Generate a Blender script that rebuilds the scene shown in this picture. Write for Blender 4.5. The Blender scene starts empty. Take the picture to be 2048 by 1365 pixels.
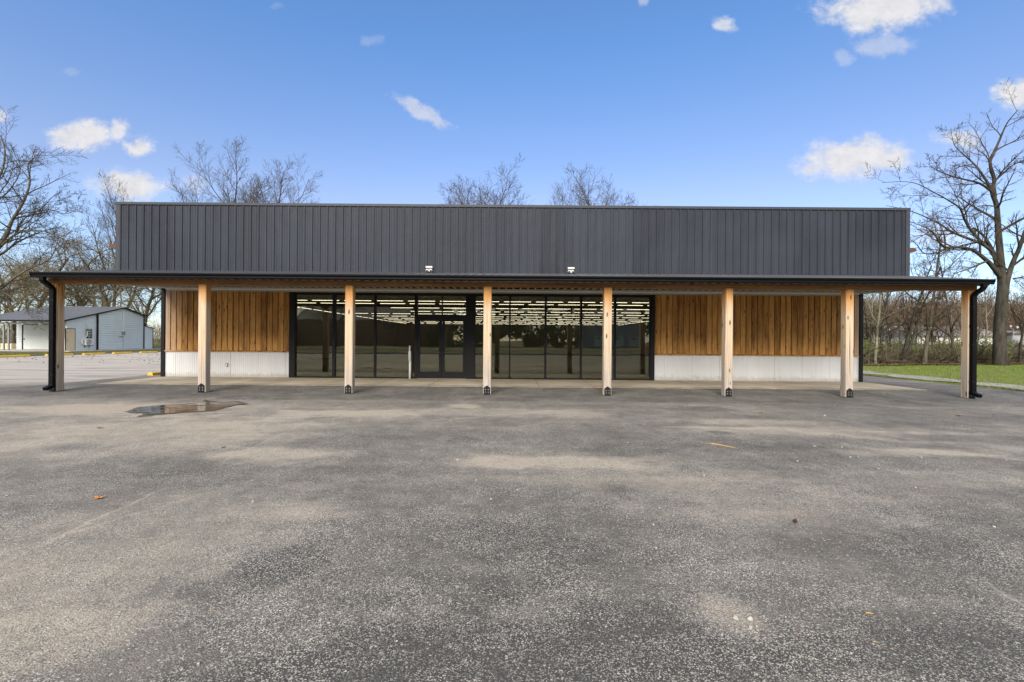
import bpy, math, random
from mathutils import Vector, Matrix
R = math.radians
PI = math.pi
C = bpy.context.scene.collection

# ------------------------------------------------------------------ camera frame used to measure the photograph
F, CX, CY, H, ROLL = 910.0, 1024.0, 680.0, 1.4, R(0.44)
def uv(px, py):
    u, v = px - CX, py - CY
    return u * math.cos(ROLL) + v * math.sin(ROLL), -u * math.sin(ROLL) + v * math.cos(ROLL)
def at(px, py, Y):
    u, v = uv(px, py)
    return Vector((u * Y / F, Y, H - v * Y / F))
def gnd(px, py, z=0.0):
    u, v = uv(px, py)
    Y = (H - z) * F / v
    return Vector((u * Y / F, Y, z))

# ------------------------------------------------------------------ node helpers
def N(nt, typ, ins=None, **props):
    n = nt.nodes.new(typ)
    for k, v in props.items():
        setattr(n, k, v)
    for k, v in (ins or {}).items():
        s = n.inputs[k]
        if isinstance(v, bpy.types.NodeSocket):
            nt.links.new(v, s)
        else:
            s.default_value = v
    return n
def MA(nt, op, a, b=None, c=None, clamp=False):
    n = nt.nodes.new('ShaderNodeMath'); n.operation = op; n.use_clamp = clamp
    for i, v in enumerate((a, b, c)):
        if v is None: continue
        if isinstance(v, bpy.types.NodeSocket): nt.links.new(v, n.inputs[i])
        else: n.inputs[i].default_value = v
    return n.outputs[0]
def MIX(nt, fac, a, b, blend='MIX'):
    n = nt.nodes.new('ShaderNodeMix'); n.data_type = 'RGBA'; n.blend_type = blend
    for i, v in ((0, fac), (6, a), (7, b)):
        if isinstance(v, bpy.types.NodeSocket): nt.links.new(v, n.inputs[i])
        elif i == 0: n.inputs[0].default_value = v
        else: n.inputs[i].default_value = (*v, 1) if len(v) == 3 else v
    return n.outputs[2]
def RNG(nt, v, a, b, c=0.0, d=1.0, smooth=False):
    n = nt.nodes.new('ShaderNodeMapRange'); n.clamp = True
    if smooth: n.interpolation_type = 'SMOOTHSTEP'
    nt.links.new(v, n.inputs[0])
    for i, x in enumerate((a, b, c, d)): n.inputs[i + 1].default_value = x
    return n.outputs[0]
def NOISE(nt, vec, scale, detail=4, rough=.55, **k):
    n = N(nt, 'ShaderNodeTexNoise', {'Vector': vec, 'Scale': scale, 'Detail': detail, 'Roughness': rough}, **k)
    return n.outputs[0]
def SCALEV(nt, vec, s):
    n = nt.nodes.new('ShaderNodeVectorMath'); n.operation = 'MULTIPLY'
    nt.links.new(vec, n.inputs[0]); n.inputs[1].default_value = s
    return n.outputs[0]
def ADDV(nt, a, b):
    n = nt.nodes.new('ShaderNodeVectorMath'); n.operation = 'ADD'
    nt.links.new(a, n.inputs[0])
    if isinstance(b, bpy.types.NodeSocket): nt.links.new(b, n.inputs[1])
    else: n.inputs[1].default_value = b
    return n.outputs[0]
def newmat(name):
    m = bpy.data.materials.new(name); m.use_nodes = True
    nt = m.node_tree; nt.nodes.clear()
    out = nt.nodes.new('ShaderNodeOutputMaterial')
    b = nt.nodes.new('ShaderNodeBsdfPrincipled')
    nt.links.new(b.outputs[0], out.inputs[0])
    return m, nt, b, out
def setin(nt, b, name, v):
    if isinstance(v, bpy.types.NodeSocket): nt.links.new(v, b.inputs[name])
    else: b.inputs[name].default_value = v if not isinstance(v, tuple) or len(v) != 3 else (*v, 1)
def BUMP(nt, b, h, dist, strength=1.0):
    n = N(nt, 'ShaderNodeBump', {'Height': h, 'Distance': dist, 'Strength': strength})
    nt.links.new(n.outputs[0], b.inputs['Normal'])
def pos(nt):
    return nt.nodes.new('ShaderNodeNewGeometry').outputs['Position']

def plain(name, col, rough=.5, metal=0.0, var=.12, scale=6.0, spec=.5, bump=0.0):
    m, nt, b, _ = newmat(name)
    p = pos(nt)
    n1 = NOISE(nt, p, scale, 5, .6)
    c = MIX(nt, RNG(nt, n1, .3, .7), tuple(x * (1 - var) for x in col), tuple(min(1, x * (1 + var)) for x in col))
    setin(nt, b, 'Base Color', c); b.inputs['Metallic'].default_value = metal
    setin(nt, b, 'Roughness', RNG(nt, n1, .2, .8, rough * .85, min(1, rough * 1.15)))
    b.inputs['Specular IOR Level'].default_value = spec
    if bump: BUMP(nt, b, NOISE(nt, p, scale * 14, 3), bump)
    return m
M = {}
M['black_metal'] = plain('black_metal', (.010, .010, .011), .55, var=.2, spec=.2)
M['gutter'] = plain('gutter_black', (.0032, .0032, .004), .5, var=.2, scale=2, spec=.12)
M['frame'] = plain('frame_black', (.008, .0085, .010), .5, var=.25, spec=.22)
M['trim_gray'] = plain('trim_gray', (.040, .045, .055), .5, var=.08, spec=.3)
M['white_metal'] = plain('white_metal', (.62, .62, .60), .5, var=.06)
M['bolt'] = plain('bolt_steel', (.7, .7, .7), .45, var=.05)
M['rust_brown'] = plain('rust_brown', (.085, .03, .02), .6, var=.15)
M['tube_cap'] = plain('fixture_white', (.6, .6, .58), .5)
M['pvc'] = plain('pvc_white', (.8, .82, .8), .45, var=.05)
M['steel_gray'] = plain('steel_gray', (.25, .26, .27), .45, var=.1)
M['int_wall'] = plain('interior_wall', (.46, .46, .43), .8, var=.04, scale=1)
M['fixture'] = plain('fixture_dark', (.10, .10, .09), .6)
M['int_dark'] = plain('interior_baseboard', (.015, .015, .015), .5)
M['int_ceil'] = plain('interior_ceiling', (.24, .235, .175), .9, var=.12, scale=1.5)
M['int_floor'] = plain('interior_floor', (.17, .14, .10), .45, var=.15, scale=.8)
M['brown_soffit'] = plain('lumber_dark', (.2, .13, .08), .7)

def emat(name, col, s):
    m = bpy.data.materials.new(name); m.use_nodes = True
    nt = m.node_tree; nt.nodes.clear()
    o = nt.nodes.new('ShaderNodeOutputMaterial')
    e = N(nt, 'ShaderNodeEmission', {'Color': (*col, 1), 'Strength': s})
    nt.links.new(e.outputs[0], o.inputs[0]); return m
M['tube'] = emat('lit_tube', (1, .95, .88), 2.3)

def panel_mat(name, col, rough, streak=.1, metal=0.0, spec=.5):
    m, nt, b, _ = newmat(name)
    p = pos(nt)
    s = NOISE(nt, SCALEV(nt, p, (9, 1, .25)), 1.0, 5, .6)
    n2 = NOISE(nt, p, .55, 4, .55)
    k = MA(nt, 'ADD', MA(nt, 'MULTIPLY', s, .5), MA(nt, 'MULTIPLY', n2, .5))
    sxp = N(nt, 'ShaderNodeSeparateXYZ', {'Vector': p})
    wnp = N(nt, 'ShaderNodeTexWhiteNoise', {'W': MA(nt, 'FLOOR', MA(nt, 'DIVIDE', MA(nt, 'ADD', sxp.outputs['X'], .1), .9144))}, noise_dimensions='1D')
    k = MA(nt, 'ADD', k, MA(nt, 'MULTIPLY', MA(nt, 'SUBTRACT', wnp.outputs['Value'], .5), .16))
    c = MIX(nt, RNG(nt, k, .35, .65), tuple(x * (1 - streak) for x in col), tuple(min(1, x * (1 + streak)) for x in col))
    setin(nt, b, 'Base Color', c)
    setin(nt, b, 'Roughness', RNG(nt, n2, .3, .7, rough - .06, rough + .08))
    b.inputs['Metallic'].default_value = metal; b.inputs['Specular IOR Level'].default_value = spec
    BUMP(nt, b, NOISE(nt, SCALEV(nt, p, (3.4, 1, 1.3)), 1.0, 3), .03, .7)
    return m
M['parapet'] = panel_mat('charcoal_panel', (.029, .034, .046), .52, .26, spec=.2)
def wains_mat():
    m, nt, b, _ = newmat('white_corrugated')
    p = pos(nt); sx = N(nt, 'ShaderNodeSeparateXYZ', {'Vector': p})
    n1 = NOISE(nt, SCALEV(nt, p, (1.2, 1, .4)), 1.0, 5, .6); n2 = NOISE(nt, SCALEV(nt, p, (7, 1, 9)), 1.0, 5, .7)
    c = MIX(nt, RNG(nt, n1, .3, .7), (.62, .63, .635), (.70, .71, .71))
    up = MA(nt, 'SUBTRACT', sx.outputs['Z'], MA(nt, 'MULTIPLY', n2, .34))
    c = MIX(nt, RNG(nt, up, -.12, .12, .6, 0, True), c, (.30, .26, .20))
    sp = N(nt, 'ShaderNodeTexVoronoi', {'Vector': SCALEV(nt, p, (5, 1, 14)), 'Scale': 1.0})
    c = MIX(nt, MA(nt, 'MULTIPLY', RNG(nt, sp.outputs[0], .05, .11, .8, 0), RNG(nt, sx.outputs['Z'], .12, .32, 1, 0)), c, (.10, .09, .08))
    st = NOISE(nt, SCALEV(nt, p, (16, 1, .35)), 1.0, 4, .6)
    c = MIX(nt, RNG(nt, st, .56, .72, 0, .22), c, (.42, .40, .36))
    setin(nt, b, 'Base Color', c); b.inputs['Roughness'].default_value = .45
    return m
M['wainscot'] = wains_mat()
M['soffit'] = panel_mat('soffit_panel', (.36, .335, .285), .5, .08)
M['roofpanel'] = panel_mat('roof_panel', (.10, .105, .115), .35, .12)
M['shed_side'] = panel_mat('shed_siding', (.70, .75, .76), .45, .06)
M['shed_roof'] = panel_mat('shed_roof', (.155, .16, .175), .42, .1)
M['shed_door'] = panel_mat('shed_door', (.66, .70, .67), .5, .05)
M['tan_door'] = plain('tan_door', (.68, .54, .34), .5, var=.06)
M['ac_white'] = plain('ac_white', (.68, .68, .64), .45, var=.06)
M['dark_glass'] = plain('dark_glass', (.02, .022, .025), .08, var=.1)
M['yellow'] = plain('yellow_paint', (.62, .40, .04), .6, var=.3, scale=9, bump=.004)

# --- wood
def post_wood():
    m, nt, b, _ = newmat('post_cedar')
    tc = nt.nodes.new('ShaderNodeTexCoord'); p = tc.outputs['Object']
    g = nt.nodes.new('ShaderNodeNewGeometry'); sx = N(nt, 'ShaderNodeSeparateXYZ', {'Vector': g.outputs['Position']})
    oi = nt.nodes.new('ShaderNodeObjectInfo')
    off = nt.nodes.new('ShaderNodeCombineXYZ')
    nt.links.new(MA(nt, 'MULTIPLY', oi.outputs['Random'], 40), off.inputs[2])
    pp = ADDV(nt, p, off.outputs[0])
    grain = NOISE(nt, SCALEV(nt, pp, (34, 34, .9)), 1.0, 6, .65)
    big = NOISE(nt, SCALEV(nt, pp, (5, 5, .9)), 1.0, 4, .6)
    zz = MA(nt, 'ADD', sx.outputs['Z'], MA(nt, 'MULTIPLY', MA(nt, 'SUBTRACT', big, .5), 1.1))
    zz = MA(nt, 'ADD', zz, MA(nt, 'MULTIPLY', MA(nt, 'SUBTRACT', grain, .5), .5))
    pale = MIX(nt, RNG(nt, grain, .3, .7), (.40, .295, .185), (.61, .495, .36))
    gray = MIX(nt, RNG(nt, grain, .3, .7), (.27, .23, .19), (.50, .44, .38))
    orange = MIX(nt, RNG(nt, grain, .3, .7), (.33, .15, .045), (.54, .29, .10))
    c = MIX(nt, RNG(nt, zz, .2, 1.7, 0, 1, True), gray, pale)
    c = MIX(nt, RNG(nt, zz, 2.02, 2.62, 0, 1, True), c, orange)
    kn = N(nt, 'ShaderNodeTexVoronoi', {'Vector': SCALEV(nt, pp, (6, 6, 2.1)), 'Scale': 1.0})
    kn2 = N(nt, 'ShaderNodeTexVoronoi', {'Vector': SCALEV(nt, pp, (22, 22, 9)), 'Scale': 1.0})
    km = MA(nt, 'MAXIMUM', RNG(nt, kn.outputs[0], .10, .17, .85, 0), RNG(nt, kn2.outputs[0], .07, .16, .6, 0))
    c = MIX(nt, km, c, (.07, .035, .018))
    crack = RNG(nt, NOISE(nt, SCALEV(nt, pp, (26, 26, .40)), 1.0, 4, .55), .30, .36, .8, 0)
    c = MIX(nt, crack, c, (.08, .055, .04))
    setin(nt, b, 'Base Color', c); b.inputs['Roughness'].default_value = .8
    b.inputs['Specular IOR Level'].default_value = .2
    BUMP(nt, b, MA(nt, 'SUBTRACT', grain, crack), .006, .8)
    return m
M['post'] = post_wood()

def long_wood(name, axis, lo, hi, knot=(.05, .022, .01), island=False, weather=False):
    m, nt, b, _ = newmat(name)
    geo = nt.nodes.new('ShaderNodeNewGeometry'); p = geo.outputs['Position']
    if island:
        off = nt.nodes.new('ShaderNodeCombineXYZ')
        nt.links.new(MA(nt, 'MULTIPLY', geo.outputs['Random Per Island'], 57), off.inputs[2])
        pp = ADDV(nt, p, off.outputs[0])
    else: pp = p
    s = {'x': ((.9, 24, 24), (.9, 5, 5), (2.2, 8, 9)), 'z': ((28, 8, 1.0), (6, 4, 1.1), (9, 4, 2.6))}[axis]
    wob = NOISE(nt, SCALEV(nt, pp, (1.6, 1.6, 1.6)), 1.0, 3)
    grain = NOISE(nt, ADDV(nt, SCALEV(nt, pp, s[0]), wob), 1.0, 6, .68)
    big = NOISE(nt, SCALEV(nt, pp, s[1]), 1.0, 4, .6)
    f = MA(nt, 'ADD', MA(nt, 'MULTIPLY', grain, .6), MA(nt, 'MULTIPLY', big, .5))
    if island:
        f = MA(nt, 'ADD', f, MA(nt, 'MULTIPLY', MA(nt, 'SUBTRACT', geo.outputs['Random Per Island'], .5), .22))
    c = MIX(nt, RNG(nt, f, .36, .74), lo, hi)
    kn = N(nt, 'ShaderNodeTexVoronoi', {'Vector': SCALEV(nt, pp, s[2]), 'Scale': 1.0})
    kr = MA(nt, 'ADD', kn.outputs[0], MA(nt, 'MULTIPLY', MA(nt, 'SUBTRACT', big, .5), .22))
    km = RNG(nt, kr, .09, .22, .85, 0)
    c = MIX(nt, km, c, knot)
    kn2 = N(nt, 'ShaderNodeTexVoronoi', {'Vector': SCALEV(nt, pp, tuple(q * 2.9 for q in s[2])), 'Scale': 1.0})
    c = MIX(nt, RNG(nt, kn2.outputs[0], .08, .26, .7, 0), c, knot)
    if weather:
        sx = N(nt, 'ShaderNodeSeparateXYZ', {'Vector': p})
        ax = MA(nt, 'ADD', MA(nt, 'ABSOLUTE', sx.outputs['X']), MA(nt, 'MULTIPLY', MA(nt, 'SUBTRACT', big, .5), .7))
        w = RNG(nt, ax, 10.9, 11.75, 0, .8, True)
        c = MIX(nt, w, c, MIX(nt, RNG(nt, grain, .3, .7), (.33, .25, .18), (.52, .42, .33)))
        low = MA(nt, 'MULTIPLY', RNG(nt, sx.outputs['Z'], .95, 1.9, .45, 0, True), RNG(nt, big, .4, .6))
        c = MIX(nt, low, c, tuple(min(1, q * 1.15) for q in hi))
    setin(nt, b, 'Base Color', c); b.inputs['Roughness'].default_value = .72
    b.inputs['Specular IOR Level'].default_value = .25
    BUMP(nt, b, MA(nt, 'SUBTRACT', grain, km), .004, .8)
    return m
M['beam'] = long_wood('beam_cedar', 'x', (.10, .043, .014), (.26, .125, .045))
M['siding'] = long_wood('siding_cedar', 'z', (.17, .07, .015), (.60, .315, .095), island=True, weather=True)
M['stick'] = long_wood('stick_wood', 'x', (.24, .15, .08), (.38, .27, .16))

def glass_mat():
    m = bpy.data.materials.new('tinted_glass'); m.use_nodes = True
    nt = m.node_tree; nt.nodes.clear()
    o = nt.nodes.new('ShaderNodeOutputMaterial')
    t = N(nt, 'ShaderNodeBsdfTransparent', {'Color': (.74, .72, .61, 1)})
    p = pos(nt)
    g = N(nt, 'ShaderNodeBsdfGlossy', {'Color': (.92, .93, .78, 1), 'Roughness': .012})
    bp = N(nt, 'ShaderNodeBump', {'Height': NOISE(nt, p, .9, 2), 'Distance': .0016, 'Strength': 1.0})
    nt.links.new(bp.outputs[0], g.inputs['Normal'])
    fr = N(nt, 'ShaderNodeFresnel', {'IOR': 1.55})
    f = MA(nt, 'MULTIPLY', fr.outputs[0], 2.2, clamp=True)
    mx = nt.nodes.new('ShaderNodeMixShader')
    nt.links.new(f, mx.inputs[0]); nt.links.new(t.outputs[0], mx.inputs[1]); nt.links.new(g.outputs[0], mx.inputs[2])
    nt.links.new(mx.outputs[0], o.inputs[0]); return m
M['glass'] = glass_mat()

def bark(name, a, b_, sc=6.0):
    m, nt, b, _ = newmat(name)
    tc = nt.nodes.new('ShaderNodeTexCoord'); p = tc.outputs['Object']
    n1 = NOISE(nt, SCALEV(nt, p, (sc, sc, sc * .25)), 1.0, 6, .7)
    n2 = NOISE(nt, p, .7, 3)
    c = MIX(nt, RNG(nt, n1, .35, .65), a, b_)
    c = MIX(nt, RNG(nt, n2, .45, .75, 0, .5), c, (a[0] * .8, a[1] * .95, a[2] * .7))
    setin(nt, b, 'Base Color', c); b.inputs['Roughness'].default_value = .9; b.inputs['Specular IOR Level'].default_value = .1
    BUMP(nt, b, n1, .05, 1)
    return m
M['bark'] = bark('bark_gray', (.06, .05, .036), (.155, .135, .10))
M['bark_dark'] = bark('bark_dark', (.028, .025, .021), (.085, .076, .062))
M['bark_pale'] = bark('bark_pale', (.16, .14, .10), (.30, .27, .21))
M['twig'] = bark('twig', (.05, .042, .03), (.105, .088, .06))
M['twig_dark'] = bark('twig_dark', (.045, .036, .026), (.10, .082, .058))
M['twig_red'] = bark('twig_red', (.12, .078, .056), (.24, .16, .118))
M['twig_buff'] = bark('twig_buff', (.12, .10, .058), (.21, .175, .105))

def leafmat(name, a, b_):
    m, nt, b, _ = newmat(name)
    geo = nt.nodes.new('ShaderNodeNewGeometry')
    c = MIX(nt, geo.outputs['Random Per Island'], a, b_)
    setin(nt, b, 'Base Color', c); b.inputs['Roughness'].default_value = .7; b.inputs['Specular IOR Level'].default_value = .2
    return m
M['leaf_olive'] = leafmat('leaf_olive', (.07, .085, .022), (.18, .20, .06))
M['leaf_green'] = leafmat('leaf_green', (.03, .045, .015), (.075, .09, .03))
M['leaf_dead'] = leafmat('leaf_dead', (.06, .036, .022), (.16, .105, .062))
M['leaf_orange'] = plain('leaf_orange', (.42, .20, .06), .7, var=.4, scale=40)
M['leaf_tan'] = plain('leaf_tan', (.27, .17, .085), .8, var=.4, scale=40)
M['gumball'] = plain('gumball', (.07, .028, .014), .85, var=.3, scale=60)
M['pebble'] = leafmat('pebble', (.28, .27, .24), (.50, .48, .43))
M['pebble_tan'] = plain('pebble_tan', (.38, .22, .09), .8, var=.25, scale=60)

# ------------------------------------------------------------------ mesh builder
ORG = {}
class MB:
    def __init__(s): s.v = []; s.f = []
    def box(s, x0, x1, y0, y1, z0, z1):
        b = len(s.v)
        s.v += [(x0,y0,z0),(x1,y0,z0),(x1,y1,z0),(x0,y1,z0),(x0,y0,z1),(x1,y0,z1),(x1,y1,z1),(x0,y1,z1)]
        s.f += [tuple(b+i for i in q) for q in ((0,3,2,1),(4,5,6,7),(0,1,5,4),(1,2,6,5),(2,3,7,6),(3,0,4,7))]
        return s
    def prism(s, prof, axis, a, b_):
        """profile in the other two axes (x: (y,z); y: (x,z); z: (x,y)), extruded from a to b"""
        b = len(s.v); n = len(prof)
        for t in (a, b_):
            for (p, q) in prof:
                s.v.append({'x': (t, p, q), 'y': (p, t, q), 'z': (p, q, t)}[axis])
        for i in range(n):
            j = (i + 1) % n
            s.f.append((b+i, b+j, b+n+j, b+n+i))
        s.f.append(tuple(b+i for i in range(n))[::-1]); s.f.append(tuple(b+n+i for i in range(n)))
        return s
    def cpost(s, x0, x1, y0, y1, z0, z1, c=.012):
        return s.prism([(x0+c,y0),(x1-c,y0),(x1,y0+c),(x1,y1-c),(x1-c,y1),(x0+c,y1),(x0,y1-c),(x0,y0+c)], 'z', z0, z1)
    def strip(s, prof, axis, a, b_):
        """open profile sheet"""
        b = len(s.v); n = len(prof)
        for t in (a, b_):
            for (p, q) in prof:
                s.v.append({'x': (t, p, q), 'y': (p, t, q), 'z': (p, q, t)}[axis])
        for i in range(n - 1): s.f.append((b+i, b+i+1, b+n+i+1, b+n+i))
        return s
    def quad(s, *p):
        b = len(s.v); s.v += [tuple(q) for q in p]; s.f.append(tuple(range(b, b+len(p)))); return s
    def tube(s, pts, rad, n=6, cap=True):
        b0 = len(s.v); m = len(pts); prev = None
        for i in range(m):
            p = pts[i]
            t = (pts[min(i+1, m-1)] - pts[max(i-1, 0)])
            if t.length < 1e-9: t = Vector((0, 0, 1))
            t.normalize()
            if prev is None:
                a = Vector((0, 0, 1)) if abs(t.z) < .9 else Vector((1, 0, 0))
                x = t.cross(a).normalized()
            else:
                x = (prev - t * prev.dot(t))
                x = x.normalized() if x.length > 1e-6 else t.orthogonal().normalized()
            prev = x; y = t.cross(x); r = rad[i] if not isinstance(rad, (int, float)) else rad
            for k in range(n):
                a = 2 * PI * k / n
                q = p + (x * math.cos(a) + y * math.sin(a)) * r
                s.v.append((q.x, q.y, q.z))
        for i in range(m - 1):
            for k in range(n):
                a = b0 + i*n + k; c = b0 + i*n + (k+1) % n
                s.f.append((a, c, c + n, a + n))
        if cap:
            s.f.append(tuple(b0 + k for k in range(n))[::-1]); s.f.append(tuple(b0 + (m-1)*n + k for k in range(n)))
        return s
    def rectpipe(s, pts, w, d):
        """rectangular downspout in the plane x = const, path in (y, z)"""
        b0 = len(s.v); m = len(pts)
        for i in range(m):
            p = Vector(pts[i]); t = Vector(pts[min(i+1, m-1)]) - Vector(pts[max(i-1, 0)]); t.normalize()
            nrm = Vector((0, -t.z, t.y)) if False else Vector((0, t.z, -t.y))
            for (a, c) in ((-1,-1),(1,-1),(1,1),(-1,1)):
                q = p + Vector((a * w/2, 0, 0)) + nrm * (c * d/2)
                s.v.append(tuple(q))
        for i in range(m - 1):
            for k in range(4):
                a = b0 + i*4 + k; c = b0 + i*4 + (k+1) % 4
                s.f.append((a, c, c+4, a+4))
        s.f.append((b0+3, b0+2, b0+1, b0)); e = b0 + (m-1)*4; s.f.append((e, e+1, e+2, e+3))
        return s
    def blob(s, c, r, seed=0, rough=.2, sub=(6, 5), sq=(1, 1, 1)):
        rg = random.Random(seed); nu, nv = sub; b = len(s.v)
        s.v.append((c[0], c[1], c[2] - r*sq[2]))
        for j in range(1, nv):
            th = PI * j / nv
            for i in range(nu):
                a = 2*PI*i/nu + j*.3; k = r * (1 + rg.uniform(-rough, rough))
                s.v.append((c[0] + k*sq[0]*math.sin(th)*math.cos(a), c[1] + k*sq[1]*math.sin(th)*math.sin(a), c[2] - k*sq[2]*math.cos(th)))
        s.v.append((c[0], c[1], c[2] + r*sq[2])); top = len(s.v) - 1
        for i in range(nu):
            j = (i+1) % nu
            s.f.append((b, b+1+j, b+1+i)); s.f.append((top, top-nu+i, top-nu+j))
            for q in range(nv - 2):
                a = b+1+q*nu
                s.f.append((a+i, a+j, a+nu+j, a+nu+i))
        return s
    def build(s, name, mat, parent=None, smooth=False, org=None):
        o_ = Vector(org) if org is not None else (ORG[parent.name] if parent is not None else Vector((0, 0, 0)))
        me = bpy.data.meshes.new(name)
        me.from_pydata([(x - o_.x, y - o_.y, z - o_.z) for x, y, z in s.v], [], s.f)
        me.materials.append(mat if not isinstance(mat, str) else M[mat])
        if smooth: me.polygons.foreach_set('use_smooth', [True] * len(me.polygons))
        me.update()
        o = bpy.data.objects.new(name, me); C.objects.link(o)
        if parent is not None: o.parent = parent
        else: o.location = o_
        ORG[o.name] = o_.copy()
        return o
def tag(o, label, cat, group=None, kind=None):
    if label: o['label'] = label
    if cat: o['category'] = cat
    if group: o['group'] = group
    if kind: o['kind'] = kind
    return o
def thing(name, label, cat, loc=(0, 0, 0), group=None):
    o = bpy.data.objects.new(name, None); o.empty_display_size = .2; C.objects.link(o); o.location = loc
    ORG[o.name] = Vector(loc)
    return tag(o, label, cat, group)
def struct(o, kind='structure'):
    o['kind'] = kind; return o
def copy_tree(o, loc=None, parent=None):
    c = o.copy(); C.objects.link(c)
    if parent is not None: c.parent = parent
    if loc is not None: c.location = loc
    for ch in o.children: copy_tree(ch, None, c)
    return c

# ------------------------------------------------------------------ measures of the store
W = 11.83
YG, YB, YP, YW, YE = 11.15, 11.53, 13.58, 15.40, 46.5    # gutter front, posts' front, parapet, wall, back
ZS = .065                                                  # sidewalk
exec_order = []
# ================================================================== GROUND
def blob_field(nt, P2, blobs, wob):
    """sum of soft ellipses at measured places on the lot; blobs: (X, Y, rx, ry, amount)"""
    tot = None
    for (x, y, rx, ry, am) in blobs:
        d = ADDV(nt, P2, (-x, -y, 0))
        d = SCALEV(nt, d, (1 / rx, 1 / ry, 0))
        l = nt.nodes.new('ShaderNodeVectorMath'); l.operation = 'LENGTH'; nt.links.new(d, l.inputs[0])
        k = MA(nt, 'ADD', l.outputs['Value'], wob)
        k = RNG(nt, k, .35, 1.25, am, 0, True)
        tot = k if tot is None else MA(nt, 'ADD', tot, k)
    return tot
def px_blobs(lst):
    out = []
    for (px, py, rx, ry, am) in lst:
        g = gnd(px, py); v = H * F / g.y
        out.append((g.x, g.y, rx * g.y / F, ry * g.y / v, am))
    return out

def asphalt():
    m, nt, b, _ = newmat('asphalt')
    p = pos(nt)
    P2 = SCALEV(nt, p, (1, 1, 0))
    w1 = NOISE(nt, SCALEV(nt, P2, (1, 1.5, 1)), 1.1, 9, .70)
    wob = MA(nt, 'MULTIPLY', MA(nt, 'SUBTRACT', w1, .5), 2.6)
    sand = blob_field(nt, P2, px_blobs([
        (230, 818, 300, 14, .8), (1000, 826, 330, 9, .5), (1150, 925, 260, 16, .8), (560, 910, 160, 18, .7), (300, 862, 320, 40, .65),
        (1650, 862, 350, 10, .5), (1850, 905, 250, 9, .6), (690, 829, 150, 9, .7), (1460, 1230, 70, 60, .55), (930, 812, 45, 5, .9),
        (250, 1080, 330, 150, .35), (1500, 845, 200, 7, .6), (620, 1020, 120, 25, .35), (1500, 1000, 330, 60, .32), (1750, 960, 300, 40, .25), (1250, 950, 300, 25, .25), (150, 1260, 260, 90, .3), (1810, 1040, 60, 14, .3), (1780, 1200, 160, 30, .25)]), wob)
    dark = blob_field(nt, P2, px_blobs([
        (930, 880, 32, 7, 1.5), (560, 1130, 85, 42, 1.0), (700, 885, 130, 24, .25), (1500, 890, 330, 20, .3), (1180, 1010, 330, 60, .25),
        (1400, 818, 60, 6, 1.6), (1441, 866, 24, 4, 1.3), (1512, 879, 22, 4, .6), (140, 895, 70, 9, .4), (1250, 1320, 620, 130, .62), (1900, 1120, 240, 90, .28), (950, 1300, 420, 110, .3), (1900, 1290, 300, 110, .35), (1180, 1120, 260, 60, .25),
        (600, 1350, 320, 70, .55), (1000, 1120, 200, 90, .28), (310, 945, 160, 10, .3), (1760, 836, 420, 12, .3), (700, 1010, 110, 18, .3), (1700, 790, 60, 3, .9)]), wob)
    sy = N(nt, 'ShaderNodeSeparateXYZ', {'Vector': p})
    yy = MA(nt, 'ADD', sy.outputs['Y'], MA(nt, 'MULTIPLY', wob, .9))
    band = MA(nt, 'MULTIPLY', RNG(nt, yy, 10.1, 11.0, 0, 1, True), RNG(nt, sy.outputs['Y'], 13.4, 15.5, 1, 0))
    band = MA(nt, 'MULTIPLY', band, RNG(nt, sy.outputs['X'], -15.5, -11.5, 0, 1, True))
    lines = None
    for (qa, qb, wd, am, xa_, xb_) in (((1340, 865), (2060, 918), .14, .55, 3.0, 12), ((1480, 857.5), (2060, 899), .20, .45, 4.2, 13), ((1180, 850), (2060, 871), .10, .3, 2.0, 13), ((60, 1090), (420, 985), .02, .25, -6, -2.2), ((0, 1095), (130, 1062), .015, .5, -9, -3.5),
                                       ((1180, 800), (1420, 812), .06, .35, 2, 5), ((300, 990), (395, 946), .015, .4, -5, -2), ((880, 840), (1030, 828), .05, .4, -2, 1), ((1650, 848), (2040, 862), .25, .35, 7.0, 14)):
        A_, B_ = gnd(*qa), gnd(*qb); dl = (B_ - A_).normalized(); nl = Vector((-dl.y, dl.x, 0))
        dd = nt.nodes.new('ShaderNodeVectorMath'); dd.operation = 'DOT_PRODUCT'; nt.links.new(P2, dd.inputs[0]); dd.inputs[1].default_value = nl
        q = MA(nt, 'ABSOLUTE', MA(nt, 'ADD', MA(nt, 'SUBTRACT', dd.outputs['Value'], nl.dot(A_)), MA(nt, 'MULTIPLY', wob, .10)))
        q = RNG(nt, q, wd * .3, wd * 1.5, am, 0, True)
        sxx = N(nt, 'ShaderNodeSeparateXYZ', {'Vector': P2}).outputs['X']
        q = MA(nt, 'MULTIPLY', q, MA(nt, 'MULTIPLY', RNG(nt, sxx, xa_, xa_ + .8), RNG(nt, sxx, xb_ - .8, xb_, 1, 0)))
        lines = q if lines is None else MA(nt, 'MAXIMUM', lines, q)
    lines = MA(nt, 'MULTIPLY', lines, RNG(nt, NOISE(nt, P2, 1.7, 4, .6), .34, .56))
    # tyre sweeps drawn along the lot
    tn = NOISE(nt, ADDV(nt, SCALEV(nt, P2, (.10, 1.7, 1)), SCALEV(nt, P2, (0, .0, 0))), 1.0, 5, .62)
    tr = RNG(nt, tn, .42, .66)
    mott = NOISE(nt, P2, .33, 6, .6)
    mid = NOISE(nt, P2, 3.4, 8, .76)
    fine = NOISE(nt, P2, 19, 4, .75)
    cw = N(nt, 'ShaderNodeTexNoise', {'Vector': P2, 'Scale': 120.0, 'Detail': 2})
    PW = ADDV(nt, P2, SCALEV(nt, ADDV(nt, cw.outputs['Color'], (-.5, -.5, -.5)), (.010, .010, 0)))
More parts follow.
